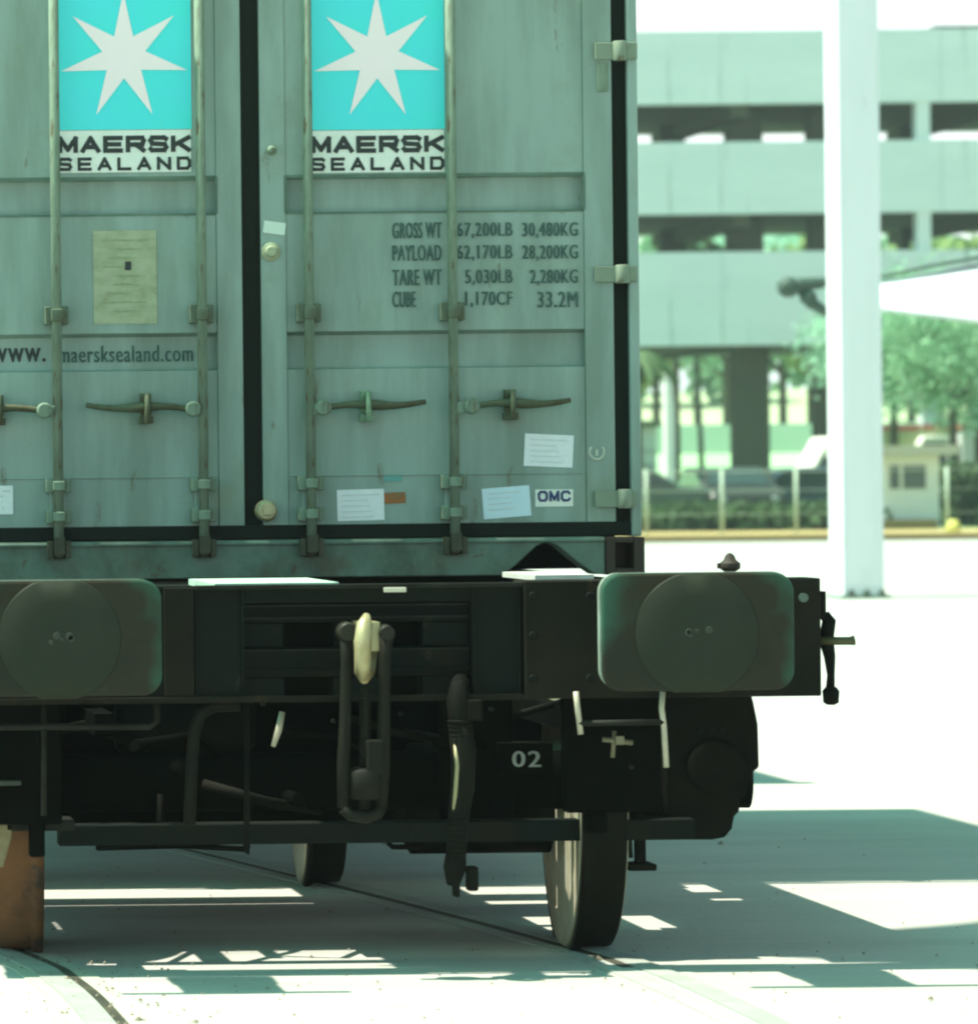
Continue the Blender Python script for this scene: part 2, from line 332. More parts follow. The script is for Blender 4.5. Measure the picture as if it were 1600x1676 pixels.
# ================================================================== CONTAINER
YC = 13.9; s = YC / F
ZB = .968
def build_container():
    XL, XR = 1.746 - 1.219, PX(1048, 700, YC)[0]
    T = thing("shipping_container", ((XL + XR) / 2, YC, ZB), "grey green shipping container with two blue star logos, doors facing the camera", "shipping container")
    ZT = ZB + 2.59; LEN = 3.0
    def X(px, py=600): return PX(px, py, YC)[0]
    def Z(py, px=600): return PX(px, py, YC)[1]
    zdb, zgb = Z(858), Z(881)               # door bottom, gasket bottom
    # body behind the doors: side walls, roof, floor
    mb = MB(); mb.box(XL, XL + .03, YC + .08, YC + LEN, ZB + .12, ZT - .05); mb.build("side_wall", paint, T)
    mb = MB()
    n = 12
    for i in range(n):
        y0 = YC + .1 + i * (LEN - .1) / n; d = (LEN - .1) / n
        mb.prismx([], 0, 0) if False else mb.slab([(XR - .045, y0), (XR - .012, y0 + d * .2), (XR - .012, y0 + d * .5), (XR - .045, y0 + d * .7), (XR - .045, y0 + d), (XR - .06, y0 + d), (XR - .06, y0)], ZB + .12, ZT - .05)
    mb.build("side_wall", paint, T)
    mb = MB(); mb.box(XL, XR, YC + .08, YC + LEN, ZT - .05, ZT); mb.build("roof", paint, T)
    mb = MB(); mb.box(XL + .03, XR - .06, YC + .12, YC + LEN, ZB + .1, ZB + .14)
    for k in range(6): mb.box(XL + .03, XR - .06, YC + .4 + k * .42, YC + .46 + k * .42, ZB + .01, ZB + .1)
    mb.build("floor", underm, T)
    mb = MB(); mb.box(XL, XR - .06, YC + LEN - .05, YC + LEN - .02, ZB, ZT - .05); mb.build("end_wall", paint, T)
    # door posts
    xg0, xg1 = X(1006), X(1030)
    mb = MB(); mb.box(xg1, XR, YC - .005, YC + .1, ZB + .118, ZT); mb.build("corner_post", paint, T, bevel=.006)
    mb = MB(); mb.box(XL, XL + .05, YC - .005, YC + .1, ZB + .118, ZT); mb.build("corner_post", paint, T, bevel=.006)
    # sill with the dark arched notch
    zs0, zs1 = ZB, zgb - .002
    xs1 = X(984)
    pts = [(XL + .17, zs0), (X(815), zs0), (X(838), zs0 + .03), (X(872), zs0 + .09), (X(890), zs0 + .105), (X(908), zs0 + .09), (X(945), zs0 + .03), (X(968), zs0), (xs1, zs0), (xs1, zs1), (XL + .17, zs1)]
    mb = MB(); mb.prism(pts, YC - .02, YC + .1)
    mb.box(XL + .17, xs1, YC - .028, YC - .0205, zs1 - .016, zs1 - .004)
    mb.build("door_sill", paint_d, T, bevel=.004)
    # castings
    for a, b in ((xs1 + .002, XR + .004), (XL - .003, XL + .168)):
        mb = MB(); f = YC - .025
        wv = b - a; hx0, hx1 = a + wv * .25, a + wv * .72
        if a < 1: hx0, hx1 = a + wv * .3, a + wv * .75
        z0, z1 = ZB - .002, ZB + .116
        mb.box(a, hx0, f, f + .16, z0, z1); mb.box(hx1, b, f, f + .16, z0, z1)
        mb.box(hx0, hx1, f, f + .16, z0, z0 + .02); mb.box(hx0, hx1, f, f + .16, z1 - .018, z1); mb.box(hx0, hx1, f + .1, f + .16, z0 + .02, z1 - .018)
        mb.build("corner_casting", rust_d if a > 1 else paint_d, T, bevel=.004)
    # gaskets
    mb = MB(); mb.box(X(399), X(428), YC + .018, YC + .05, zdb, ZT); mb.build("door_gasket", rubber, T)
    mb = MB(); mb.box(xg0, xg1, YC + .018, YC + .05, zdb, ZT); mb.build("door_gasket", rubber, T)
    mb = MB(); mb.box(XL + .05, xg1, YC + .0, YC + .05, zgb, zdb); mb.build("door_gasket", rubber, T, bevel=.004)
    # doors
    def door(xa, xb, pa, pb, lab):
        D = MB(); yf = YC; shade_lines = []
        chan = [(Z(603), Z(542)), (Z(347), Z(286)), (Z(92), Z(31)), (Z(-163), Z(-224)), (Z(-418), Z(-479))]
        chan = [c for c in chan]
        D.box(xa, pa, yf, yf + .05, zdb, ZT); D.box(pb, xb, yf, yf + .05, zdb, ZT)
        zz = [zdb]
        keep = chan[:2]
        prev = zdb
        for c0, c1 in keep:
            c0, c1 = min(c0, c1), max(c0, c1)
            D.box(pa, pb, yf + .006, yf + .05, prev, c0)
            # recessed channel with sloping lips
            D.add([(pa, yf + .006, c0), (pb, yf + .006, c0), (pb, yf + .042, c0 + .004), (pa, yf + .042, c0 + .004),
                   (pa, yf + .042, c1 - .010), (pb, yf + .042, c1 - .010), (pb, yf + .006, c1), (pa, yf + .006, c1)],
                  [(0, 1, 2, 3), (3, 2, 5, 4), (4, 5, 6, 7)])
            
            prev = c1
        for zz_, hh_ in ((c1, .007), (c0, .006)):  # dark strips colour in the shade along the channel edges
            sm_ = MB(); sm_.box(pa, pb, yf + .0035, yf + .0058, zz_ - hh_, zz_ + hh_ * .3) if zz_ == c1 else sm_.box(pa, pb, yf + .0035, yf + .0058, zz_ - hh_ * .8, zz_ + hh_ * .4); shade_lines.append(sm_)
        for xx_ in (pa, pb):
            sm_ = MB(); sm_.box(xx_ - .004, xx_ + .004, yf - .0025, yf - .0003, c0, c1); shade_lines.append(sm_)
        D.box(pa, pb, yf + .006, yf + .05, prev, ZT)
        # folded ridge near the foot
        D.box(pa + .01, pb - .01, yf + .002, yf + .0055, Z(779), Z(776))
        dd = D.build("door", paint, T, bevel=.003, label=lab)
        for q in shade_lines: q.build("shade_line", mat("dark channel shade", (.075, .135, .095), .8, 0, (.14, .22, .17), 9, (.6, 1, 1), .9), dd)
        return dd
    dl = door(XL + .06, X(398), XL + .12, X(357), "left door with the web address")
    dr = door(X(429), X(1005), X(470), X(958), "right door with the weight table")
    # lettering and decals
    yd = YC + .0035
    def rect(x0, y0, x1, y1, m, par, name, Y=yd, rot=0, **k):
        a, b, c, d = BX(x0, y0, x1, y1, YC); mb = MB()
        cx, cz = (a + b) / 2, (c + d) / 2; R = math.radians(rot)
        pts = [(cx + (x - cx) * math.cos(R) - (z - cz) * math.sin(R), Y, cz + (x - cx) * math.sin(R) + (z - cz) * math.cos(R)) for x, z in ((a, c), (b, c), (b, d), (a, d))]
        mb.add(pts, [(0, 1, 2, 3)]); return mb.build(name, m, par, **k)
    for px, d in ((203, dl), (617, dr)):
        lg = rect(px - 109, -14, px + 110, 212, aqua, d, "logo_panel", label="blue square with white seven-pointed star")
        cx, cz = PX(px, 92, YC); mb = MB(); pts = []
        for k in range(14):
            r = (106 if k % 2 == 0 else 36) * s; a = PI / 2 + k * PI / 7; pts.append((cx + r * math.cos(a), YC + .0012, cz + r * math.sin(a)))
        mb.add([(cx, YC + .0012, cz)] + pts, [(0, k + 1, (k + 1) % 14 + 1) for k in range(14)])
        mb.build("logo_star", starw, d)
        rect(px - 109, 213, px + 110, 282, white, d, "logo_backing")
        a, b, c, e = BX(px - 108, 222, px + 110, 250, YC); block("MAERSK", a, b, c, e, YC + .0012, ink, d, .27, .12)
        a, b, c, e = BX(px - 108, 257, px + 110, 279, YC); block("SEALAND", a, b, c, e, YC + .0012, ink, d, .24, .38)
    rows = [(377, "GROSS WT", "67,200LB", "30,480KG"), (414, "PAYLOAD", "62,170LB", "28,200KG"), (454, "TARE WT", "5,030LB", "2,280KG"), (490, "CUBE", "1,170CF", "33.2M")]
    for y, A, B, C in rows:
        for st, xa, xb in ((A, 643, 722 if len(A) > 5 else 680), (B, 748 if len(B) > 7 else 762, 838), (C, (855 if len(C) > 7 else 868) if C != "33.2M" else 880, 945)):
            a, b, c, e = BX(xa, y - 13, xb, y + 13, YC); text(st, a, b, c, e, YC + .0012, inkf, dr, bold=.006)
    yc2 = YC + .0395
    for st, xa, xb in (("www.", -12, 76), ("maersksealand.com", 99, 318)):
        a, b, c, e = BX(xa, 565 if st != "www." else 569, xb, 592, YC); text(st, a, b, c, e, yc2, inkf if st != "www." else ink, dl, bold=.006)
    rect(153, 377, 257, 530, plate_y, dl, "data_plate", label="yellowed metal plate with worn print")
    for k in range(9):
        rect(165 + (k * 5 % 7) * 5, 392 + k * 14.5, 245 - (k * 11) % 37, 394 + k * 14.5, mat("faded plate print", (.20, .26, .14), .6, 0, (.34, .42, .25), 50, amt=.9), dl, "print_line", Y=YC + .0012)
    rect(205, 428, 215, 442, ink, dl, "print_line", Y=YC + .001)
    rect(858, 711, 938, 764, paper, dr, "paper_label", rot=-3)
    st = rect(790, 797, 868, 847, paper_b, dr, "paper_label", rot=4, label="tilted bluish paper label")
    rect(552, 801, 629, 852, paper, dr, "paper_label", rot=1)
    rect(-30, 795, 22, 842, paper, dl, "paper_label", rot=0)
    rect(629, 806, 664, 824, orange, dr, "warning_label", rot=2)
    rect(629, 775, 658, 788, mat("pale blue scuff", (.12, .33, .30), .6), dr, "scuffed_label", rot=0)
    rect(876, 801, 938, 829, white, dr, "operator_label")
    a, b, c, e = BX(880, 803, 934, 821, YC); block("OMC", a, b, c, e, YC + .0012, navy, dr, .22, .14)
    prt = mat("faded label print", (.56, .63, .63), .7)
    for x0, y0, w_, n_, rt in ((866, 718, 62, 5, -3), (798, 804, 54, 4, 4), (558, 808, 62, 5, 1), (4, 802, 14, 4, 0)):
        for k in range(n_):
            rect(x0 + 1, y0 + k * 9 + (1.5 if rt else 0), x0 + w_ - (k * 17) % 20, y0 + k * 9 + 3, prt, dr if x0 > 100 else dl, "print_line", Y=YC + .0022, rot=rt)
    # small stamped emblem
    cx, cz = PX(976, 740, YC); mb = MB()
    mb.tube([(cx + 12 * s * math.cos(t), YC - .001, cz + 12 * s * math.sin(t)) for t in [PI * (1 - .25) + k * PI * 1.5 / 10 for k in range(11)]], .0045, 6)
    mb.box(cx - .004, cx + .004, YC - .004, YC + .003, cz - .012, cz + .008)
    mb.build("stamped_emblem", mat("pale stamp", (.45, .52, .42), .6), dr)
    rect(431, 363, 467, 383, mat("reflective tab", (.60, .74, .64), .5), dr, "reflective_tab", Y=YC - .003, rot=-8)
    # rim bolts / seal / vent
    for px, py, r, m, nm in ((443, 412, .030, plate_y, "seal_bracket"), (444, 246, .016, barpt, "seal_bracket")):
        c = PT(px, py, YC); mb = MB(); mb.lathe([(.002, r), (-.008, r), (-.014, r * .6), (-.022, r * .5)], c, 'Y', 20); mb.build(nm, m, dr, bevel=.001)
    c = PT(434, 836, YC); mb = MB()
    mb.lathe([(-.01, .034), (-.035, .034), (-.045, .026)], c, 'Y', 26); mb.box(c.x - .012, c.x + .016, YC - .055, YC - .044, c.z - .014, c.z + .01)
    mb.build("round_padlock", brass, dr, bevel=.002)
    # locking bars
    for px, d, kind in ((92, dl, 0), (329, dl, 0), (504, dr, 1), (738, dr, 1)):
        x = X(px); yb = YC - .045; r = 8.2 * s
        mb = MB(); mb.cyl((x, yb, Z(905)), (x, yb, ZT - .05), r, 16); bar = mb.build("locking_bar", barpt, d)
        for py in (512, 258 - 3, 790, 840):
            wd = 19 if py < 600 else 20
            hh = 15 if py < 600 else 11
            mb = MB(); z = Z(py)
            mb.box(x - wd * s, x - r * .99, yb - .006, YC + .004, z - hh * s, z + hh * s); mb.box(x + r * .99, x + wd * s, yb - .006, YC + .004, z - hh * s, z + hh * s)
            mb.box(x - r * 1.2, x + r * 1.2, yb - r - .010, yb - r + .002, z - hh * s * .7, z + hh * s * .7) if py > 300 else None
            if py == 255: mb = None; continue
            mb.build("bar_bracket", mat("grimy bracket paint", (.12, .165, .115), .65, 0, (.08, .085, .05), 14, amt=.9, spec=.2) if py < 600 else barpt, d, bevel=.003)
        # long keeper between the two lower brackets
        mb = MB(); mb.box(x - 13 * s, x + 13 * s, YC - .018, YC + .002, Z(850), Z(785)); mb.build("bar_guide", paint, d, bevel=.003)
        # cam and keeper at the foot, on the sill
        mb = MB(); z0, z1 = Z(908), Z(880)
        mb.box(x - 19 * s, x - 10 * s, YC - .06, YC - .021, z0, z1); mb.box(x + 10 * s, x + 19 * s, YC - .06, YC - .021, z0, z1)
        mb.box(x - 9 * s, x + 9 * s, YC - .07, YC - .05, z0 + .01, z1 + .012)
        mb.box(x - 7 * s, x + 7 * s, YC - .04, YC - .021, z0 - .004, z0 + .016)
        mb.build("cam_keeper", mat("dark cam iron", (.045, .05, .03), .6, .3, (.11, .10, .06), 14), T, bevel=.002)
    # handles: hub on the bar, lever lying across, catch
    for bx_, hub, tip, catch, d, sg in ((504, 524, 692, 597, dr, 1), (738, 766, 928, 832, dr, 1), (329, 312, 138, 237, dl, -1), (92, 70, -110, -4, dl, -1)):
        z = Z(667); zt = Z(658); yb = YC - .045
        mb = MB(); mb.lathe([(-.028, 10 * s), (-.024, 13 * s), (.0, 13 * s)], (X(hub), yb, z), 'Y', 20)
        mb.box(min(X(bx_), X(hub)), max(X(bx_), X(hub)), yb - .012, yb + .012, z - 11 * s, z + 7 * s)
        mb.build("handle_hub", barpt, d, bevel=.002)
        mb = MB(); pts = []; rr = []
        for k in range(13):
            t = k / 12; xx = X(hub) + (X(tip) - X(hub)) * t
            zz = z + (zt - z) * t + .006 * math.sin(t * PI * 2) - .0015
            pts.append((xx, yb - .012 + .012 * t, zz)); rr.append(.010 + .0065 * math.exp(-((t - .5) / .16) ** 2) - .004 * max(0, t - .8) * 5 * .6)
        mb.tube(pts, rr, 10); mb.build("door_handle", handlem, d)
        mb = MB(); xc = X(catch)
        mb.box(xc - 11 * s, xc + 11 * s, yb - .004, YC + .001, Z(690), Z(678)); mb.box(xc - 9 * s, xc + 9 * s, yb + .022, YC + .001, Z(676), Z(640))
        mb.tube([(xc, YC - .03, Z(652)), (xc, yb - .018, Z(644)), (xc, yb - .03, Z(662)), (xc, yb - .02, Z(690))], .009, 8)
        mb.build("handle_catch", handlem if catch != 597 else mat("scuffed green catch", (.10, .2, .12), .4, .2, (.3, .45, .3), 12), d, bevel=.002)
    # hinges
    for y0, y1 in ((70, 98), (436, 462), (803, 830), (-300, -272)):
        a, b, c, e = BX(972, y0, 1041, y1, YC); mb = MB()
        mb.box(a, b, YC - .014, YC - .0055, c, e); mb.cyl((X(1018), YC - .012, c - .004), (X(1018), YC - .012, e + .004), .022, 14)
        mb.build("hinge", mat("hinge paint", (.215, .275, .20), .6, 0, (.15, .215, .165), 12, spec=.2, spots=((.12, .085, .04), 16, .58, (1, 1, 1))), dr, bevel=.002)
    a, b, c, e = BX(976, 103, 994, 150, YC); mb = MB(); mb.box(a, b, YC - .008, YC - .0005, c, e); mb.build("holdback_hook", barpt, dr, bevel=.003)
    return T
cont = build_container()

# second container farther along the wagon
def back_container():
    x0, x1, y0, y1, z0, z1 = .53, 2.963, 18.35, 24.4, ZB, ZB + 2.59
    T = thing("shipping_container", ((x0 + x1) / 2, y0, ZB), "second grey container loaded behind the one with the blue star logos, hidden by its doors", "shipping container")
    mb = MB(); mb.box(x0 + .05, x1 - .05, y0 + .05, y1 - .05, z0 + .1, z1 - .03); mb.build("body", paint, T)
    mb = MB()
    for x in (x0, x1 - .1):
        for y in (y0, y1 - .1): mb.box(x, x + .1, y, y + .1, z0, z1)
    for x in (x0, x1 - .08): mb.box(x, x + .08, y0 + .1, y1 - .1, z0, z0 + .12)
    mb.build("frame", paint_d, T)
    return T
back_container()

# ================================================================== WAGON
YB, YH = 11.0, 11.4
W = thing("freight_wagon", (1.7, YH, 0), "black container wagon with round worn buffers, hook coupling and a rusty left wheel", "rail wagon")
def hx(px, py=1040, Y=YH): return PX(px, py, Y)[0]
def hz(py, px=700, Y=YH): return PX(px, py, Y)[1]
ZT_, ZBm = 1.003, .705
XL_, XR_ = .46, hx(1340)
# headstock
mb = MB()
mb.box(XL_, hx(318), YH, YH + .14, ZBm, ZT_)
mb.box(hx(318), hx(400), YH + .012, YH + .14, ZBm, ZT_ - .004)
mb.box(hx(775), hx(855), YH + .012, YH + .14, ZBm, ZT_ - .004)
mb.box(hx(400), hx(775), YH + .02, YH + .14, hz(985), ZT_ - .004)
mb.box(hx(400), hx(775), YH + .06, YH + .14, hz(1018), hz(985))
mb.box(hx(400), hx(470), YH + .06, YH + .14, hz(1060), hz(1018)); mb.box(hx(552), hx(640), YH + .06, YH + .14, hz(1060), hz(1018)); mb.box(hx(697), hx(775), YH + .06, YH + .14, hz(1060), hz(1018))
mb.box(hx(400), hx(775), YH + .05, YH + .14, hz(1107), hz(1060))
mb.box(hx(400), hx(470), YH + .05, YH + .14, ZBm, hz(1107)); mb.box(hx(550), hx(640), YH + .05, YH + .14, ZBm, hz(1107)); mb.box(hx(695), hx(775), YH + .05, YH + .14, ZBm, hz(1107))
mb.build("headstock", dark_m, W, bevel=.004)
mb = MB(); mb.box(hx(856), XR_, YH - .018, YH + .14, ZBm - .002, ZT_ + .003); mb.build("headstock_end", brownst, W, bevel=.004)
mb = MB(); mb.box(hx(318), hx(856) - .002, YH - .012, YH + .011, ZT_ - .012, ZT_); mb.build("top_flange", linem, W, bevel=.002)
mb = MB(); mb.box(XL_, hx(856) - .002, YH - .016, YH - .001, ZBm - .004, ZBm + .012); mb.build("bottom_flange", brownst, W, bevel=.002)
for y in (990, 1010, 1063, 1096):
    mb = MB(); mb.box(hx(402), hx(773), YH + .03, YH + .058 if y < 1060 else YH + .049, hz(y + 1.6), hz(y - 1.6)); mb.build("rib", linem if y != 1096 else dark_m, W)
for x in (322, 398, 777, 850):
    mb = MB(); mb.box(hx(x - 2), hx(x + 2), YH + .001, YH + .0115, ZBm + .014, ZT_ - .014); mb.build("rib", dark_m, W)
mb = MB(); mb.box(hx(268), hx(317), YH - .014, YH - .001, ZBm + .014, ZT_ - .005); mb.build("corner_plate", brownst, W, bevel=.003)
for x, y in ((872, 975), (872, 1110), (965, 975), (965, 1110), (872, 1040)):
    mb = MB(); c = PT(x, y, YH - .018); mb.lathe([(.001, .011), (-.008, .011), (-.010, .008)], c, 'Y', 8); mb.build("bolt", dark_m, W)
a, b, c, d = BX(626, 961, 662, 969, YH); mb = MB(); mb.box(a, b, YH - .03, YH - .013, c, d); mb.build("catch_plate", mat("lit catch colour", (.5, .48, .38), .4, .3), W, bevel=.002)  # small plate coloured pale so that it looks lit against the dark headstock
# frame: side beams, centre sill, cross beams, deck plates
for a, b in ((XL_, XL_ + .12), (2.79, XR_ - .005)):
    mb = MB(); mb.box(a, b, YH + .142, 26, ZBm + .02, ZB - .012 if False else .955); mb.build("side_beam", underm, W)
mb = MB(); mb.box(1.5, 1.92, YH + .142, 26, .74, .95); mb.build("centre_sill", underm, W)
for y in (13.35, 14.9, 17.6, 20, 23):
    mb = MB(); mb.box(XL_ + .122, 1.498, y, y + .22, .74, .945); mb.box(1.922, 2.788, y, y + .22, .74, .945); mb.build("cross_beam", underm, W)
mb = MB(); mb.box(XL_, XR_, 25.8, 26.0, ZBm, 1.0); mb.build("rear_headstock", underm, W)
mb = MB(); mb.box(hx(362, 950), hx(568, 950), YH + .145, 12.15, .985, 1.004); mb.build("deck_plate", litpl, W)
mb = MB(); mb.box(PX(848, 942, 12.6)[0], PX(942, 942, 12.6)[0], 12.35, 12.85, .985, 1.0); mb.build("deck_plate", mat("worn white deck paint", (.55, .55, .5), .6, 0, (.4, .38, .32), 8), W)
mb = MB(); mb.box(.585, 1.498, 12.0, 13.34, .955, .97); mb.box(2.5, 2.78, 11.56, 13.3, .955, .97); mb.build("deck_plate", underm, W)

# buffers
def rrect(x0, x1, z0, z1, r, n=6):
    pts = []
    for cx, cz, a0 in ((x1 - r, z0 + r, -PI / 2), (x1 - r, z1 - r, 0), (x0 + r, z1 - r, PI / 2), (x0 + r, z0 + r, PI)):
        for k in range(n + 1):
            a = a0 + k * PI / 2 / n; pts.append((cx + r * math.cos(a), cz + r * math.sin(a)))
    return pts
def buffer(cxp, cyp, wpx, hpx, rp, ccx, ccy):
    sb = YB / F; cx, cz = PX(cxp, cyp, YB); x0, x1, z0, z1 = cx - wpx * sb / 2, cx + wpx * sb / 2, cz - hpx * sb / 2, cz + hpx * sb / 2
    mb = MB(); mb.prism(rrect(x0, x1, z0, z1, .05), YB, YB + .035)
    bh = mb.build("buffer_head", buffgr, W, bevel=.007)
    mb = MB(); mb.prism(rrect(x0 - .004, x1 - .006, z0 + .006, z1 + .0015, .048), YB + .007, YB + .030); mb.build("rim", mat("worn edge highlight", (.26, .33, .27), .5, 0, (.12, .15, .11), 9, amt=.8), bh)  # worn pale rim, offset left and up to paint a sunlit edge highlight
    kx, kz = PX(ccx, ccy, YB)
    mb = MB(); r = rp * sb; mb.lathe([(.0005, r), (-.0025, r * .97), (-.0055, r * .6), (-.0063, r * .2)], (kx, YB, kz), 'Y', 72)
    for q in mb.v: q.z = min(max(q.z, z0 - .004), z1 - .002)
    mb.build("contact_face", grease, bh)
    mb = MB()
    for k in range(5):
        xx = kx + random.uniform(-.03, .03); zz = kz + random.uniform(-.008, .012); r2 = random.uniform(.003, .007)
        mb.lathe([(0, r2 * 1.6), (-.0012, r2 * 1.3)], (xx, YB - .0060, zz), 'Y', 9)
    mb.build("scuff_mark", greasel, bh)
    mb = MB(); mb.lathe([(.034, .115), (.20, .115), (.201, .12), (.36, .125), (.361, .12), (.383, .12)], (cx, YB, cz), 'Y', 32); mb.build("buffer_body", black_m, bh)
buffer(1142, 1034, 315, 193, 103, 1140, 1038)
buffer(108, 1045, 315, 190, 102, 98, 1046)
# lamp iron knob behind the right buffer
c = PT(1194, 938, YH + .05); mb = MB()
mb.lathe([(-.03, .014), (.004, .014), (.006, .018), (.012, .027), (.026, .027), (.034, .016), (.045, .012), (.052, .004)], c, 'Z', 14)
mb.box(c.x - .032, c.x - .004, c.y - .006, c.y + .006, c.z + .012, c.z + .026)
mb.build("lamp_bracket", rust_d, W, bevel=.001)

# end bracket, coupling release shaft and hanging lever on the right
a, b, c, d = BX(1338, 968, 1353, 1014, YH); mb = MB(); mb.box(XR_ - .002, b, YH + .01, YH + .1, c, d); mb.build("shaft_bracket", black_m, W, bevel=.002)
mb = MB(); mb.tube([PT(1336, 1049, YH + .03), PT(1390, 1049, YH + .03), PT(1397, 1048, YH + .03)], [.0105, .0105, .013], 12); mb.build("release_shaft", mat("khaki steel", (.075, .07, .03), .5, .2), W)
mb = MB(); mb.tube([PT(1348, 1006, YH + .05), PT(1356, 1016, YH + .05), PT(1351, 1046, YH + .05), PT(1357, 1075, YH + .05), PT(1359, 1105, YH + .05), PT(1358, 1128, YH + .05)], [.014, .018, .02, .015, .010, .012], 12)
mb.lathe([(-.042, .010), (-.036, .020), (-.006, .022), (.004, .014)], PT(1359, 1127, YH + .05), 'Z', 14)
mb.build("release_lever", black_m, W)
# lever cheeks near the edge of the headstock
mb = MB(); mb.lathe([(0, .012), (-.012, .012)], PT(1313, 978, YH - .02), 'Y', 10); mb.build("bolt", mat("green bolt", (.08, .12, .09), .5), W)

# hook and screw coupling
HK = MB(); hc = PT(598, 1050, YH - .02)
yk = YH
HK.box(hc.x - .022, hc.x + .022, YH - .12, YH + .06, hz(1062), hz(1015))
HK.tube([PT(596, 1112, yk - .14), PT(594, 1085, yk - .165), PT(594, 1050, yk - .175), PT(597, 1022, yk - .165), PT(600, 1006, yk - .15)], [.012, .020, .023, .021, .008], 14)
HK.tube([PT(596, 1112, yk - .14), PT(597, 1100, yk - .09), PT(599, 1065, yk - .05)], [.012, .026, .03], 12)
HK.build("draw_hook", hookst, W)
def link_bar(px_pts, Y, r, name, m, seg=10):
    mb = MB(); mb.tube([PT(x, y, Y) for x, y in px_pts], r, seg); return mb.build(name, m, W)
steel_l = mat("coupling steel", (.009, .010, .007), .6, 0, (.018, .016, .010), 12, spec=.08)
mb = MB(); mb.lathe([(-.03, .020), (-.02, .026), (.02, .026), (.03, .020)], PT(568, 1034, YH - .12), 'Y', 16); mb.tube([PT(560, 1034, YH - .1), PT(636, 1032, YH - .1)], .014, 10)
mb.lathe([(-.03, .018), (.02, .022), (.03, .018)], PT(632, 1036, YH - .12), 'Y', 16); mb.build("coupling_pin", mat("rubbed pin", (.022, .021, .014), .5, .1, (.012, .012, .008), 10, spec=.15), W)
link_bar([(567, 1034), (566, 1080), (565, 1180), (562, 1250), (561, 1322)], YH - .13, [.018, .013, .015, .017, .014], "coupling_link", steel_l)
link_bar([(633, 1034), (630, 1080), (628, 1180), (627, 1250), (624, 1322)], YH - .13, [.019, .015, .016, .018, .014], "coupling_link", steel_l)
link_bar([(561, 1322), (575, 1334), (600, 1338), (618, 1332), (624, 1320)], YH - .13, .016, "coupling_bow", steel_l)
mb = MB(); mb.tube([PT(597, 1120, YH - .12), PT(596, 1325, YH - .12)], .013, 14)
for k in range(22): mb.lathe([(-.003, .013), (0, .017), (.003, .013)], PT(597, 1135 + k * 6.5, YH - .12), 'Z', 12)
mb.build("coupling_screw", steel_l, W)
mb = MB(); mb.lathe([(-.02, .030), (-.015, .042), (.05, .046), (.06, .03)], PT(597, 1295, YH - .12), 'Z', 16); mb.build("screw_nut", steel_l, W)
mb = MB(); mb.box(*BX(585, 1205, 612, 1262, YH)[:2], YH - .16, YH - .14, *BX(585, 1205, 612, 1262, YH)[2:]); mb.build("screw_handle", steel_l, W, bevel=.006)

# brake hose
mb = MB(); mb.tube([PT(752, 1186, YH - .1), PT(750, 1150, YH - .1), PT(750, 1128, YH - .09), PT(752, 1118, YH - .05), PT(754, 1115, YH + .08)], [.026, .030, .024, .022, .022], 14)
mb.box(*BX(728, 1142, 776, 1176, YH)[:2], YH - .12, YH - .08, *BX(728, 1142, 776, 1176, YH)[2:])
hs = mb.build("hose_valve", black_m, W, bevel=.004)
pp = [(752, 1180), (758, 1230), (757, 1290), (750, 1340), (746, 1400)]
mb = MB(); mb.tube([PT(x, y, YH - .1) for x, y in pp], [.030, .032, .030, .026, .024], 14)
for k in range(26):
    t_ = k / 25 * 3.98; i_ = int(t_); f_ = t_ - i_; q0, q1 = pp[i_], pp[i_ + 1]
    mb.lathe([(-.004, .026), (0, .0335 - .0018 * t_), (.004, .026)], PT(q0[0] * (1 - f_) + q1[0] * f_, q0[1] * (1 - f_) + q1[1] * f_, YH - .1), 'Z', 14)
mb.build("brake_hose", hose_m, W)
mb = MB(); mb.tube([PT(745, 1215, YH - .115), PT(748, 1255, YH - .125), PT(745, 1300, YH - .12), PT(742, 1345, YH - .11)], .006, 8); mb.build("hose_highlight", mat("pale hose highlight", (.26, .24, .13), .5, .2), W)  # pale strand painting the highlight down the hose's left edge
mb = MB(); mb.tube([PT(746, 1396, YH - .1), PT(744, 1420, YH - .1), PT(741, 1450, YH - .1)], [.026, .030, .016], 12)
mb.box(*BX(730, 1418, 740, 1458, YH)[:2], YH - .12, YH - .08, *BX(730, 1418, 740, 1462, YH)[2:]); mb.box(*BX(752, 1412, 770, 1450, YH)[:2], YH - .12, YH - .08, *BX(752, 1412, 770, 1452, YH)[2:])
mb.build("hose_coupling_head", black_m, W, bevel=.006)

# steps and rods under the headstock
rodl = mat("pale worn rod", (.46, .44, .34), .5, .2, (.22, .2, .13), 12)
for pts in ([(942, 1132), (945, 1160), (950, 1202)], [(1084, 1132), (1082, 1160), (1086, 1190), (1090, 1256)]):
    mb = MB(); mb.tube([PT(x, y, YH - .03) for x, y in pts], .0075, 8); mb.build("step_hanger", rodl, W)
mb = MB(); mb.tube([PT(946, 1184, YH - .03), PT(1085, 1182, YH - .03)], .008, 8); mb.build("step_rung", linem, W)
for pts in ([(72, 1145), (72, 1335)], [(-40, 1190), (246, 1189), (257, 1180), (256, 1142)], [(404, 1145), (404, 1395), (408, 1395)]):
    mb = MB(); mb.tube([PT(x, y, YH + .05) for x, y in pts], .0075 if pts[0][0] != -40 else .009, 8); mb.build("pipe", linem if pts[0][0] != 404 else black_m, W)
mb = MB(); mb.tube([PT(x, y, YH + .04) for x, y in ((392, 1154), (350, 1156), (328, 1168), (318, 1195), (314, 1250), (310, 1350))], .016, 12); mb.build("air_pipe", mat("air pipe steel", (.010, .011, .008), .6, 0, (.006, .006, .005), 12, spec=.05), W)
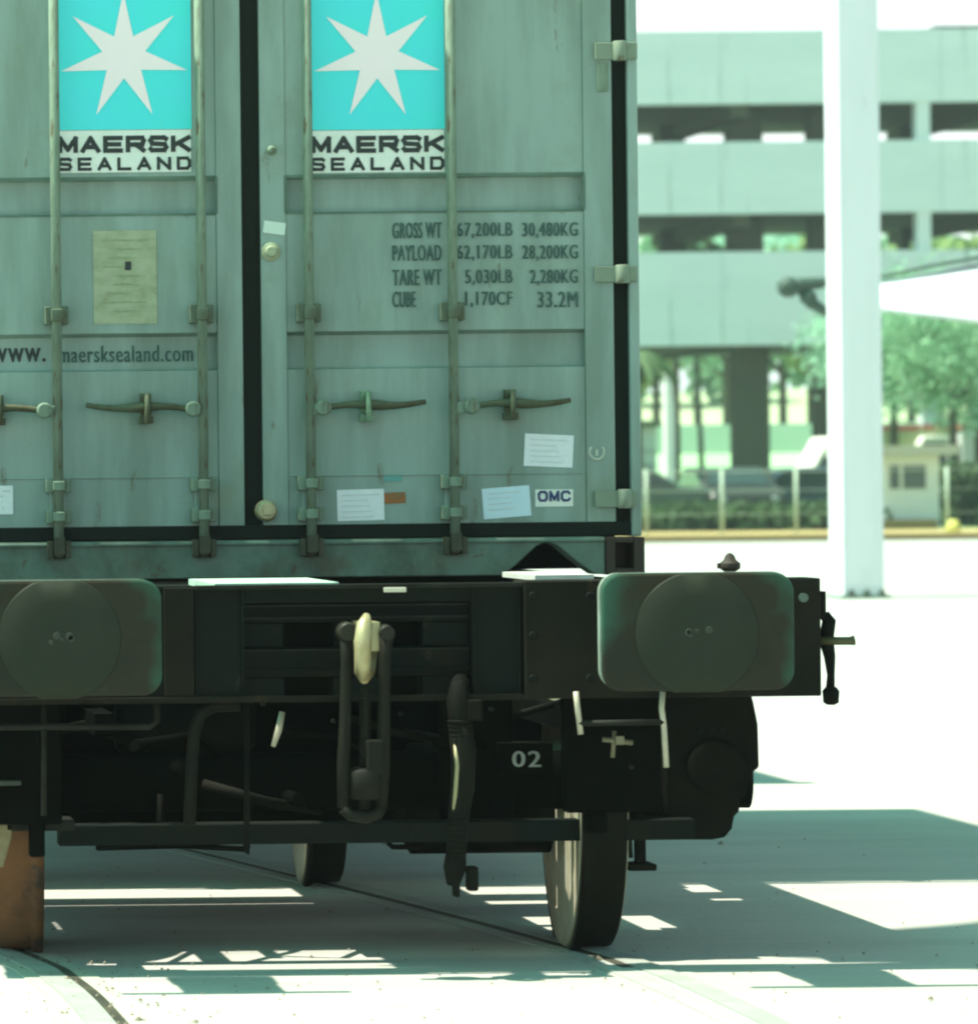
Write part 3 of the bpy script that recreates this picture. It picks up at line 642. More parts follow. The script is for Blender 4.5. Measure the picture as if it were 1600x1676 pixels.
mb = MB(); mb.tube([PT(462, 1165, YH + .2), PT(456, 1196, YH + .2), PT(447, 1222, YH + .2)], [.008, .009, .006], 8); mb.build("release_cord", rodl, W)
mb = MB(); mb.tube([PT(985, 1210, YH + .1), PT(1035, 1216, YH + .1)], .007, 8); mb.tube([PT(1005, 1196, YH + .1), PT(1002, 1240, YH + .1)], .006, 8); mb.box(*BX(1018, 1208, 1032, 1222, YH)[:2], YH + .08, YH + .1, *BX(1018, 1208, 1032, 1222, YH)[2:]); mb.build("brake_linkage", mat("dull rods", (.16, .15, .09), .5, .2), W)
for px, py in ((803, 1160), (655, 1168), (430, 1152), (545, 1180), (1032, 1255)):
    mb = MB(); mb.lathe([(0, .006), (-.014, .006), (-.017, .003)], PT(px, py, YH + .02), 'Y', 8); mb.build("pipe_nut", linem, W)

# ---- bogie (running gear)
BG = MB()
BG.box(.62, 2.6, 12.85, 13.25, .30, .68); 
bog = BG.build("bogie_bolster", underm, W, bevel=.01)
YW = 12.1
def wheelset(yc, dx, ml, mr, yaw=-3.5):
    cw_ = Vector((1.64 + dx, yc, 0)); RM = Matrix.Translation(cw_) @ Matrix.Rotation(math.radians(yaw), 4, "Z") @ Matrix.Translation(-cw_)
    for xin, sg, m, fm in ((.914 + dx, -1, ml, rust), (2.368 + dx, 1, mr, wface)):
        R = .405
        prof = [(0, R + .028), (.012, R + .030), (.026, R + .022), (.034, R + .004), (.118, R - .004), (.122, R - .012)]
        mb = MB(); pr = [(sg * a, r) for a, r in prof]
        mb.lathe(pr, (xin - sg * .022, yc, R - .004), 'X', 72)
        wh = mb.xf(RM).build("wheel", m, bog)
        mb = MB(); d = xin - sg * .022
        f = -sg
        mb.lathe([(f * .0005, R + .010), (f * .004, R - .01), (f * .004, R - .08), (-f * .0, R - .085)], (d, yc, R - .004), 'X', 64)
        mb.xf(RM).build("wheel_face", fm, bog)
        d2 = xin + sg * (.122 - .022)
        mb = MB(); mb.lathe([(sg * .0005, R - .015), (sg * .004, R - .02), (sg * .004, R - .08), (0, R - .085)], (d2, yc, R - .004), 'X', 64)
        mb.xf(RM).build("wheel_face", fm if ml is rust else underm, bog)
    mb = MB(); mb.cyl((.5 + dx, yc, .45), (2.85 + dx, yc, .45), .08, 20); mb.xf(RM).build("axle", underm, bog)
wheelset(YW, 0, rust, tread)
wheelset(14.1, -.44, tread, tread)
# side frames with spring nests
def sideframe(x0, x1, front):
    pts = []
    prof_px = [(1062, 1366), (1140, 1366), (1160, 1362), (1172, 1348), (1176, 1326), (1184, 1322), (1184, 1300), (1194, 1296), (1196, 1278), (1206, 1272), (1206, 1256), (1216, 1250), (1214, 1180), (1207, 1145), (1200, 1120), (1062, 1120)]
    base = [PX(a, b, 11.9) for a, b in prof_px]; bx0 = base[0][0]; bw = max(p[0] for p in base) - bx0
    mb = MB()
    q = [((x0 + (p[0] - bx0) * (x1 - x0) / bw) if front else (x1 - (p[0] - bx0) * (x1 - x0) / bw), p[1]) for p in base]
    if not front: q = q[::-1]
    mb.prism(q, 11.72, 12.5)
    mb.box(min(x0, x1) + .03, max(x0, x1) - .07, 12.5, 13.7, .36, .66); mb.box(min(x0, x1) + .02, max(x0, x1) - .05, 13.7, 14.4, .3, .66)
    o = mb.build("side_frame", black_m if front else underm, bog, bevel=.008)
    # axle box cover and spring coils
    xc = (x0 + x1) / 2
    mb = MB(); mb.lathe([(0, .075), (-.012, .075), (-.018, .06), (-.02, .02)], (xc + .01, 11.72, .50), 'Y', 24); mb.build("axle_box", black_m, bog)
    for k in range(3):
        mb = MB(); mb.lathe([(0, .008), (-.012, .008)], (xc - .03 + k * .028, 11.72, .60), 'Y', 8); mb.build("bolt", dark_m, bog)
sfx0 = PX(1062, 1250, 11.9)[0]; sfx1 = PX(1216, 1250, 11.9)[0]
sideframe(sfx0, sfx1, True)
sideframe(.50, .74, False)
# brake beam, blocks, tank, hangers
mb = MB(); mb.box(.95, 2.62, 11.66, 11.74, .315, .37); mb.build("brake_beam", dark_m, bog, bevel=.004)
mb = MB(); mb.box(.62, 2.30, 12.56, 12.62, .30, .72); mb.build("brake_beam", underm, bog)
for x in (1.05, 2.3):
    mb = MB(); mb.box(x, x + .05, 11.7, 12.8, .60, .66); mb.build("hanger_and_shade_panel", underm, bog)
mb = MB(); mb.box(*BX(8, 1340, 120, 1352, 11.6)[:2], 11.55, 11.68, *BX(8, 1340, 120, 1358, 11.6)[2:]); mb.build("brake_block", linem, bog, bevel=.004)
mb = MB(); mb.prism([PX(x, y, 11.55) for x, y in ((-20, 1420), (6, 1420), (20, 1370), (24, 1300), (30, 1290), (12, 1268), (-20, 1275))], 11.55, 11.62); mb.build("brake_block", mat("flaky cast iron", (.20, .17, .09), .8, 0, (.08, .07, .04), 20, bump=.3), bog, bevel=.004)
mb = MB(); mb.box(*BX(-20, 1276, 33, 1284, 11.5)[:2], 11.45, 11.6, *BX(-20, 1276, 33, 1284, 11.5)[2:]); mb.build("brake_pin", greasel, bog, bevel=.002)
mb = MB(); mb.lathe([(-.0, .10), (.03, .155), (.42, .155), (.45, .10)], (PX(655, 1300, 12.3)[0], 12.32, .385), 'X', 28); tk = mb.build("air_tank", black_m, W)
mb = MB(); mb.lathe([(-.0, .06), (.03, .09), (.35, .09), (.38, .06)], (1.15, 12.2, .60), 'X', 28); mb.build("brake_cylinder", black_m, W)
for a, b, c, d in ((634, 1362, 690, 1386), (770, 1356, 830, 1378)):
    mb = MB(); mb.tube([PT(a, b, 12.0), PT(a + 3, d - 4, 12.0), PT(a + 8, d, 12.0), PT(c, d, 12.0), PT(c + 4, d - 8, 12.0), PT(c + 4, b, 12.0)], .0075, 8); mb.build("safety_loop", black_m, bog)
for x in (262, 404):
    mb = MB(); mb.tube([PT(x, 1300, 12.0), PT(x, 1388, 12.0)], .010, 8); mb.build("brake_rod", black_m, bog)
mb = MB(); mb.tube([PT(160, 1388, 12.5), PT(300, 1384, 12.2), PT(404, 1390, 12.0)], .008, 8); mb.build("brake_rod", black_m, bog)
for x, z in ((1.3, .5), (1.6, .42), (2.15, .48)):
    mb = MB(); mb.cyl((x, 11.8, z), (x, 13.0, z - .03), .02, 10); mb.build("brake_rod", underm, bog)
# guard iron right of the front wheel
mb = MB(); a, b, c, d = BX(1030, 1300, 1054, 1412, 11.75); mb.box(a + .012, b, 11.73, 11.76, c, d)
a, b, c, d = BX(1022, 1412, 1068, 1423, 11.75); mb.box(a, b, 11.70, 11.80, c, d); mb.build("guard_iron", black_m, bog, bevel=.003)
mb = MB(); mb.tube([PT(1030, 1366, 11.78), PT(1032, 1404, 11.78)], .006, 8); mb.build("guard_iron", greasel, bog)
mb = MB(); mb.box(.62, .945, 11.50, 11.56, .385, .70); mb.box(.86, .90, 11.5, 11.55, .30, .40); mb.build('hanger_and_shade_panel', underm, bog, bevel=.006)  # dark panel added to black out the shaded top of the left wheel
mb = MB(); mb.box(2.245, 2.50, 11.50, 11.545, .40, .72); mb.box(2.30, 2.36, 11.5, 11.55, .345, .40); mb.build('hanger_and_shade_panel', underm, bog, bevel=.012)  # dark cover painting the shade over the right wheel's upper half
mb = MB(); mb.box(1.98, 2.17, 11.80, 11.86, .33, .72); mb.build('brake_lever', underm, bog, bevel=.01)
# sand pipes / misc clutter under the centre for dark layered shapes
rnd = random.Random(3)
for k in range(9):
    x = .75 + k * .2; z = .45 + rnd.random() * .2
    mb = MB(); mb.tube([(x, 11.62 + rnd.random() * .3, z), (x + rnd.uniform(.05, .25), 11.7 + rnd.random() * .3, z + rnd.uniform(-.05, .05)), (x + rnd.uniform(.1, .4), 12.2, z - .1)], rnd.uniform(.008, .02), 8); mb.build("pipe", black_m if k % 2 else underm, W)
a, b, c, d = BX(838, 1229, 858, 1255, 11.66); text("0", a, b, c, d, 11.655, whitem, W, bold=.01)
a, b, c, d = BX(864, 1229, 884, 1255, 11.66); text("2", a, b, c, d, 11.655, whitem, W, bold=.01)
mb = MB(); a, b, c, d = BX(815, 1215, 905, 1268, 11.66); mb.box(a, b, 11.659, 11.69, c, d); mb.build("number_plate", underm, W, bevel=.003)

# ================================================================== BACKGROUND
# column
YCOL = 46.0
colm = mat("white painted column", (.70, .72, .73), .6, 0, (.62, .66, .655), 1.5, (2, 2, .3), .7, .05, 8, spots=((.42, .45, .40), 3, .66, (2, 2, .6)))
xa, zb = PX(1378, 900, YCOL); xb = PX(1446, 900, YCOL)[0]
T = thing("column", ((xa + xb) / 2, YCOL, 0), "tall white square column standing on the sunlit concrete right of the wagon", "column")
mb = MB(); mb.box(xa, xb, YCOL, YCOL + .55, 0.02, 9.5); mb.build("shaft", colm, T, bevel=.015)
mb = MB(); mb.box(xa - .02, xb + .06, YCOL - .05, YCOL + .62, 0, .035); mb.build("base_plate", mat("green base plate", (.10, .17, .12), .7, 0, (.25, .35, .28), 8), T, bevel=.004)
for k in range(3):
    mb = MB(); mb.lathe([(0, .035), (.04, .03), (.06, .015)], (xa + .08 + k * .16, YCOL - .03, .035), 'Z', 8); mb.build("anchor_bolt", mat("dark bolt", (.05, .07, .05), .7), T)
mb = MB(); mb.box(xa + .1, xb - .12, YCOL - .004, YCOL - .0005, .3, 6); mb.build("cover_strip", colm, T)

# tensile canopy with dark clamp
YM = 48.0; membr = mat("white canopy membrane", (.80, .82, .80), .7, 0, (.74, .78, .76), 1)
T = thing("tensile_canopy", PT(1352, 485, YM), "white pointed fabric canopy corner with a dark steel clamp behind the white column", "canopy")
up = [(1352, 468), (1400, 463), (1450, 457), (1520, 447), (1600, 432), (1760, 396), (1980, 330)]
lo = [(1352, 500), (1400, 507), (1450, 514), (1520, 525), (1600, 538), (1760, 575), (1980, 640)]
N = len(up); vs = []; fs = []; K = 7
for th in (0, .03):
    for i in range(N):
        for k in range(K):
            t = k / (K - 1); p = PT(up[i][0] * (1 - t) + lo[i][0] * t, up[i][1] * (1 - t) + lo[i][1] * t, YM)
            bulge = math.sin(t * PI) * (.05 + i * .12)
            vs.append((p.x, YM - bulge + th + t * i * -.5 + i * .3, p.z))
for i in range(N - 1):
    for k in range(K - 1):
        a = i * K + k; fs += [(a, a + K, a + K + 1, a + 1), (N * K + a, N * K + a + 1, N * K + a + K + 1, N * K + a + K)]
for i in range(N - 1):
    for k in (0, K - 1):
        a = i * K + k; fs.append((a, a + K, N * K + a + K, N * K + a))
mb = MB(); mb.add(vs, fs, True); mb.build("membrane", membr, T)
steelg = mat("dark green steelwork", (.045, .085, .062), .6, 0, (.03, .05, .04), 6)
mb = MB(); mb.tube([PT(1284, 472, YM), PT(1312, 466, YM), PT(1352, 462, YM), PT(1395, 462, YM)], [.10, .08, .055, .05], 10)
mb.tube([PT(1312, 476, YM), PT(1326, 495, YM), PT(1352, 512, YM), PT(1390, 540, YM)], [.06, .07, .05, .04], 10)
mb.lathe([(-.1, .06), (-.04, .11), (.06, .11), (.1, .07)], PT(1288, 470, YM), 'X', 12)
mb.lathe([(-.08, .05), (0, .1), (.08, .05)], PT(1322, 487, YM), 'X', 12)
mb.build("clamp", steelg, T)
mb = MB(); mb.tube([PT(1400, 462, YM - .1), PT(1520, 436, YM - .1), PT(1620, 418, YM - .1), PT(1990, 300, YM)], .022, 8); mb.build("edge_cable", steelg, T)

# fabric sail added out of view, shaped to throw the curved shade band
ZS = 7.0; ox = ZS / math.tan(SUN_EL)
T = thing("added_shade_sail", (9, 12, 0), "unseen white fabric sail on masts, added high over the siding to cast shade", "added shadow caster")
far = bez([(2.62, 12.07), (2.9, 12.28), (3.25, 12.5), (3.45, 12.66), (3.78, 13.05), (4.3, 13.6), (6.5, 14.9), (12, 17.4)], 5)
near = bez([(2.62, 11.97), (2.9, 11.72), (3.15, 11.45), (3.45, 11.2), (3.78, 11.12), (4.3, 10.8), (6.5, 9.6), (12, 7.4)], 5)
vs = []; fs = []; K = 5; N = len(far)
for th in (0, .006):
    for i in range(N):
        for k in range(K):
            p = near[i].lerp(far[i], k / (K - 1)); vs.append((p.x - ox, p.y, ZS + th + .012 * i * abs(k - 2)))
for i in range(N - 1):
    for k in range(K - 1):
        a = i * K + k; fs += [(a, a + 1, a + K + 1, a + K), (N * K + a, N * K + a + K, N * K + a + K + 1, N * K + a + 1)]
    for k in (0, K - 1):
        a = i * K + k; fs.append((a, a + K, N * K + a + K, N * K + a))
mb = MB(); mb.add(vs, fs, True); mb.build("membrane", membr, T)
tx = 2.62 - ox; zt_ = ZS + .012 * (N - 1) * 2
for x, y in ((-9, 12.02), (far[-1].x - ox + .15, far[-1].y + .1), (near[-1].x - ox + .15, near[-1].y - .1)):
    mb = MB(); mb.tube([(x, y, 0), (x, y, 8.2)], [.12, .08], 12); mb.build("mast", colm, T)
mb = MB(); mb.cyl((tx, 12.02, ZS), (-9, 12.02, 8.0), .008, 6); mb.build("added_anchor_cable", steelg, T)

# verge beyond the yard
soil = mat("sandy soil", (.40, .32, .13), .95, 0, (.26, .17, .06), .6, (.4, 2, 1), .9)
kerbm = mat("tan kerb stone", (.26, .18, .07), .9, 0, (.2, .14, .06), 1)
mb = MB(); mb.slab([(-200, 88), (300, 88), (300, 97), (-200, 97)], .0, .10); mb.build("verge", soil, kind="structure")
mb = MB(); mb.slab([(-200, 87.6), (300, 87.6), (300, 87.95), (-200, 87.95)], 0, .13); mb.build("kerb", kerbm, kind="structure")
grassm = mat("far grass", (.09, .16, .05), .95, 0, (.16, .22, .08), .15, (1, 1, 1), .9)
mb = MB(); mb.slab([(-300, 97), (500, 97), (500, 700), (-300, 700)], .0, .05); mb.build("lawn", grassm, kind="structure")

# parking building
YG = 125.0
gm = mat("pale concrete facade", (.71, .79, .79), .8, 0, (.62, .71, .71), .5, (.4, 1, 1.5), .8, col3=(.68, .74, .71), s3=.15, spots=((.42, .50, .48), .8, .60, (3, 1, .25)))
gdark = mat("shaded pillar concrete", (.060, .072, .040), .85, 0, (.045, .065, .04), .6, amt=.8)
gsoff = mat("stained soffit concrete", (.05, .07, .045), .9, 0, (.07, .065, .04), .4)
T = thing("parking_building", (35, YG, 0), "long pale concrete parking building with three open decks on dark pillars", "building")
GX0, GX1 = 12.0, 62.0
def gz(y): return PX(1200, y, YG)[1]
lev = [(gz(170), gz(50)), (gz(350), gz(232)), (gz(565), gz(412))]
for z0, z1 in lev:
    mb = MB(); mb.box(GX0, GX1, YG, YG + .35, z0, z1)
    pp_ = mb.build("parapet", gm, T)
    for k in range(16):
        xx = GX0 + 1.5 + k * 3.1; mb = MB(); mb.box(xx, xx + .03, YG - .012, YG - .001, z0 + .03, z1 - .03); mb.build("panel_joint", mat("panel joint filler", (.52, .60, .59), .9), pp_)
    mb = MB(); mb.box(GX0 + .1, GX1 - .1, YG + .352, YG + 11, z0 + .02, z0 + .32)
    for k in range(7): mb.box(GX0 + 3 + k * 7.2, GX0 + 3.5 + k * 7.2, YG + .353, YG + 10.9, z0 - .35 if z0 > 6 else z0 - .1, z0 + .019)
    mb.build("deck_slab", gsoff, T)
    mb = MB(); mb.box(GX0, GX1, YG + 11.002, YG + 11.2, z0, z0 + (.75)); mb.build("rear_parapet", gm, T)
for px, wp in ((1232, 54), (1350, 22), (1010, 50), (1700, 40)):
    a, b, c, d = BX(px - wp / 2, 565, px + wp / 2, 800, YG + 1.5)
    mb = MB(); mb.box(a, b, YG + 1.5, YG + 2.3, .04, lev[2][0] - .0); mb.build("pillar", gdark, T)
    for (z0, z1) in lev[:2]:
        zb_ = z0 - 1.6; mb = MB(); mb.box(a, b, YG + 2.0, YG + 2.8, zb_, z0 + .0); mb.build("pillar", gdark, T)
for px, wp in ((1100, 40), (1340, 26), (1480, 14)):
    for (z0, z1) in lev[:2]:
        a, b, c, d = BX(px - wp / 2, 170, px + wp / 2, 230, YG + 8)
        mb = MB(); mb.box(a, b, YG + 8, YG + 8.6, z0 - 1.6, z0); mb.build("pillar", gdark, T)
for px in (1511,):
    a, b, c, d = BX(px - 11, 170, px + 11, 230, YG)
    mb = MB(); mb.box(a, b, YG + .06, YG + .5, lev[1][1], lev[0][0]); mb.build("front_pillar", gm, T)
    mb = MB(); mb.box(a, b, YG + .06, YG + .5, lev[2][1], lev[1][0]); mb.build("front_pillar", gm, T)
a, b, c, d = BX(1500, 600, 1532, 740, YG); mb = MB(); mb.box(a, b, YG - .6, YG - .1, .04, lev[2][0]); mb.build("front_pillar", gm, T)
a, b, c, d = BX(1566, 37, 1760, 50, YG); mb = MB(); mb.box(a, b, YG + 2, YG + 9, lev[0][1] - 1, d); mb.build("stair_tower", gm, T)
mb = MB(); mb.box(a - .1, b + .1, YG + 1.9, YG + 9.1, d + .001, d + .14); mb.build("stair_tower_roof", steelg, T)
# vehicles parked on the decks (dark roofs between the parapets)
# guard booth
YBO = 98.6
boom = mat("booth panel", (.60, .70, .64), .7, 0, (.50, .60, .55), 1.0)
a, b, c, d = BX(1400, 744, 1536, 862, YBO)
T = thing("guard_booth", ((a + b) / 2, YBO, 0.1), "small pale green guard booth with flat roof and dark windows behind the column", "booth")
mb = MB(); mb.box(a, b, YBO, YBO + 2, .06, d - .02); mb.build("wall", boom, T)
e = BX(1395, 733, 1557, 746, YBO); mb = MB(); mb.box(e[0], e[1], YBO - .5, YBO + 2.4, d - .019, d + .2); mb.build("roof", mat("booth roof", (.40, .42, .34), .8), T)
for q in ((1455, 762, 1471, 801), (1477, 762, 1514, 801)):
    a, b, c, d2 = BX(*q, YBO); mb = MB(); mb.box(a, b, YBO - .02, YBO - .003, c, d2); mb.build("window", mat("booth glass", (.05, .09, .07), .2), T)
a, b, c, d2 = BX(1400, 862, 1536, 876, YBO - 1); mb = MB(); mb.box(a, b, YBO - .9, YBO - .01, .05, .30); mb.build("plinth", kerbm, T)
# fence posts and wires
pm = mat("pale fence post", (.42, .52, .40), .7)
T = thing("wire_fence", (25, 93, .1), "low wire fence on thin pale posts along the sandy verge", "fence")
for k, px in enumerate((930, 1057, 1181, 1302, 1425, 1549, 1672)):
    x = PX(px, 820, 93)[0]; hgt = 1.45
    mb = MB(); mb.cyl((x, 93, .1), (x, 93, hgt), .038, 8); mb.build("post", pm, T)
x0, x1 = PX(930, 820, 93)[0], PX(1672, 820, 93)[0]
for z in (.5, 1.0, 1.4):
    mb = MB(); mb.cyl((x0, 93, z), (x1, 93, z), .007, 6); mb.build("wire", pm, T)
c = PX(1548, 868, 92.5)
mb = MB(); mb.lathe([(0, .15), (.1, .15), (.22, .10), (.25, .04)], (c[0], 92.0, .1), 'Z', 16)
mb.build("marker_block", mat("yellow marker paint", (.52, .50, .12), .8), label="small yellow concrete marker at the foot of the fence post right of the booth", category="marker block")

# foliage
def leafmat(name, c1, c2):
    m = mat(name, c1, .7, 0, c2, .9, amt=1.0, lo=.35, hi=.65)
    n = m.node_tree.nodes; l = m.node_tree.links; b = n["Principled BSDF"]; o = n["Material Output"]
    if "Mix Shader" not in n:
        t = n.new("ShaderNodeBsdfTranslucent"); x = n.new("ShaderNodeMixShader"); x.inputs[0].default_value = .45
        l.new(b.inputs["Base Color"].links[0].from_socket, t.inputs[0]); l.new(b.outputs[0], x.inputs[1]); l.new(t.outputs[0], x.inputs[2]); l.new(x.outputs[0], o.inputs[0])
    return m
def leaves(mb, c, rx, ry, rz, n, size, rg, hollow=.55):
    cl = []
    for k in range(max(6, n // 60)):
        u = rg.gauss(0, 1), rg.gauss(0, 1), rg.gauss(0, 1); L = math.sqrt(sum(q * q for q in u)) or 1
        rr = rg.uniform(.35, 1.0); cl.append((c[0] + u[0] / L * rx * rr, c[1] + u[1] / L * ry * rr, c[2] + u[2] / L * rz * rr, rg.uniform(.18, .42)))
    for k in range(n):
        q = rg.choice(cl); rad = q[3] * min(rx, rz)
        p = Vector((rg.gauss(q[0], rad * .5), rg.gauss(q[1], rad * .5), rg.gauss(q[2], rad * .42)))
        a = Vector((rg.gauss(0, 1), rg.gauss(0, 1), rg.gauss(0, 1))).normalized(); b = a.orthogonal().normalized(); cc = a.cross(b)
        sz = size * rg.uniform(.6, 1.4)
        mb.add([p + b * sz, p + cc * sz * .5, p - b * sz, p - cc * sz * .5], [(0, 1, 2, 3)])
def tree(x, y, z0, hgt, rx, rz, lab, lm, tm, n=2600, size=.16, lean=0, seed=1, tr=.16, name="tree", cat="tree", crown_z=None):
    rg = random.Random(seed); T = thing(name, (x, y, z0), lab, cat, "trees around the parking building")
    cz = crown_z if crown_z else z0 + hgt - rz
    mb = MB(); top = Vector((x + lean, y, cz))
    mb.tube([(x, y, z0), (x + lean * .3, y, z0 + (cz - z0) * .35), (x + lean * .75, y, z0 + (cz - z0) * .75), top], [tr, tr * .85, tr * .7, tr * .45], 9)
    for k in range(6):
        a = k * 2 * PI / 6 + rg.random(); p = Vector((x + lean * .8, y, z0 + (cz - z0) * rg.uniform(.6, .95)))
        mb.tube([p, p + Vector((math.cos(a) * rx * .35, math.sin(a) * rx * .35, rz * .3)), p + Vector((math.cos(a) * rx * .7, math.sin(a) * rx * .7, rz * .55))], [tr * .4, tr * .25, tr * .08], 6)
    mb.build("trunk", tm, T)
    mb = MB(); leaves(mb, (x + lean, y, cz), rx, rx * .8, rz, n, size, rg); mb.build("crown", lm, T)
    return T
lf_a = leafmat("bright leaves", (.38, .60, .37), (.24, .46, .27))
lf_b = leafmat("yellow green leaves", (.34, .46, .17), (.2, .33, .11))
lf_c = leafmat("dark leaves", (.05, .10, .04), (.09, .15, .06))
lf_d = leafmat("bluish leaves", (.29, .55, .40), (.40, .62, .44))
bark = mat("tree bark", (.07, .075, .035), .9, 0, (.04, .05, .03), 3)
def gx(px, Y, py=780): return PX(px, py, Y)[0]
tree(gx(1463, 114), 114, .05, 6.6, 2.3, 1.75, "broad green tree with dark trunk just right of the white column", lf_d, bark, 9000, .085, seed=2, tr=.14)
tree(gx(1560, 112), 112, .05, 6.3, 2.4, 1.9, "green tree with slim trunk beside the guard booth, under the canopy", lf_a, bark, 9000, .085, seed=4, tr=.13)
tree(gx(1600, 118), 118, .05, 6.6, 2.3, 2.1, "green tree at the right edge of the photo behind the fence", lf_d, bark, 7000, .09, seed=5, tr=.12)
tree(gx(1107, 139), 139, .05, 9.4, 1.2, .8, "bare brown-green trunk rising left of the big dark pillar", lf_c, bark, 600, .12, seed=6, tr=.15)
tree(gx(1151, 140), 140, .05, 9.6, 1.1, .8, "thin leaning trunk between the straight trunk and the big dark pillar", lf_c, mat("dark green bark", (.035, .06, .035), .9), 600, .12, lean=-.35, seed=7, tr=.10)
# palm at far left behind the container
T = thing("palm_tree", (gx(1040, 104), 104, .05), "palm with dark green drooping fronds right against the container's edge", "palm tree", "trees around the parking building")
px_, pz_ = PX(1040, 590, 104)
mb = MB(); mb.tube([(px_, 104, .05), (px_, 104, pz_ + .2)], [.16, .11], 9); mb.build("trunk", bark, T)
mb = MB(); rg = random.Random(9)
for k in range(12):
    a = k * 2 * PI / 12 + .2; L = rg.uniform(.8, 1.15); prev = None
    for j in range(8):
        t = j / 7; c_ = Vector((px_ + math.cos(a) * L * t, 104 + math.sin(a) * L * t, pz_ + .2 + .35 * t - .95 * t * t))
        if prev is not None:
            sd_ = Vector((-math.sin(a), math.cos(a), 0)) * .22 * (1 - t * .6)
            mb.add([prev, prev + sd_ - Vector((0, 0, .16)), c_ + sd_ - Vector((0, 0, .2)), c_], [(0, 1, 2, 3)]); mb.add([prev, prev - sd_ - Vector((0, 0, .16)), c_ - sd_ - Vector((0, 0, .2)), c_], [(0, 1, 2, 3)])
        prev = c_
mb.build("frond", mat("palm leaf", (.035, .085, .02), .7), T)
# trees beyond the building
specs = [(1075, 172, 2.6, lf_b), (1142, 178, 3.0, lf_a), (1190, 170, 2.6, lf_d), (1282, 174, 3.0, lf_d), (1328, 168, 2.6, lf_b), (1410, 176, 3.0, lf_a), (1492, 170, 2.8, lf_b), (1590, 174, 3.2, lf_a), (1000, 172, 3, lf_a), (1238, 182, 3.3, lf_a)]
labs = ["yellow green tree seen under the deck beside the container's edge", "green tree seen between the two slim trunks", "bluish green tree seen just left of the big dark pillar", "bluish tree seen just right of the big dark pillar", "yellow green tree seen under the deck left of the column", "green tree mostly behind the white column", "yellow green tree seen between column and pale pillar", "green tree far behind the right edge of the fence", "green tree far behind the container", "tallest far tree behind the big dark pillar"]
for k, (px, Y, r, lm) in enumerate(specs):
    tree(gx(px, Y), Y, .05, 5.2 + r * 2, r * 1.15, r, labs[k], lm, bark, 2200, .34, seed=20 + k, tr=.2)
# hillside beyond
hill = mat("dry hillside", (.40, .46, .27), .95, 0, (.32, .40, .22), .03, (1, 1, 1), .9, col3=(.46, .40, .28), s3=.05)
mb = MB(); n = 40; vs = []; rg = random.Random(5)
for j in range(2):
    for i in range(n + 1):
        x = -80 + i * 7; vs.append((x, 160 + j * 90, .02 if j == 0 else 6.2 + .5 * math.sin(i * .6) + rg.random() * .4))
mb.add(vs, [(i, i + 1, n + 2 + i, n + 1 + i) for i in range(n)], True); mb.build("hill", hill, kind="structure")
mb = MB(); rg = random.Random(77)
for k in range(26):
    cx_ = 8 + k * 3.4; leaves(mb, (cx_, 236 + rg.uniform(-3, 3), 9.5 + rg.uniform(-1, 1)), 3.2, 2.2, 4.2, 700, .42, rg)
mb.build("far_wood", lf_a, kind="stuff")
# white boundary wall and lawn hedge behind the building
mb = MB(); mb.prismx([(140, .04), (151, 2.1), (156, 2.1), (158, .04)], 5, 90); mb.build("lawn_bank", mat("sunlit bank grass", (.28, .50, .25), .9, 0, (.4, .55, .35), .12), kind="structure")
mb = MB(); mb.box(20, 70, 152, 152.3, 2.09, 3.1); mb.build("boundary_wall", mat("white wall", (.62, .68, .62), .8, 0, (.5, .62, .5), .3), label="low white wall running behind the parking building, seen between its pillars", category="wall")
# hedges
def hedge(x0, x1, y, z1, n, lab, lm, seed):
    mb = MB(); rg = random.Random(seed)
    for k in range(n):
        p = Vector((rg.uniform(x0, x1), y + rg.gauss(0, .4), rg.uniform(.06, z1) if rg.random() < .5 else z1 - abs(rg.gauss(0, .18)) + .1 * math.sin(k)))
        a = Vector((rg.gauss(0, 1), rg.gauss(0, 1), rg.gauss(0, 1))).normalized(); b = a.orthogonal().normalized(); cc = a.cross(b); sz = rg.uniform(.08, .16)
        mb.add([p + b * sz, p + cc * sz * .6, p - b * sz, p - cc * sz * .6], [(0, 1, 2, 3)])
    mb.add([(x0, y, .05), (x1, y, .05), (x1, y, z1 - .2), (x0, y, z1 - .2)], [(0, 1, 2, 3)])
    mb.build("hedge", lm, label=lab, category="hedge")
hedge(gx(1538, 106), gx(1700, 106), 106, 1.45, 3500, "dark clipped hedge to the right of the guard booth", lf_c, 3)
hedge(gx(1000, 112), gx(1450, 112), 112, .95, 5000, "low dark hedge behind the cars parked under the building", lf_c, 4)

hedge(gx(1000, 99.5), gx(1450, 99.5), 99.5, .62, 2600, 'low straggly shrubs just behind the wire fence left of the column', lf_c, 8)
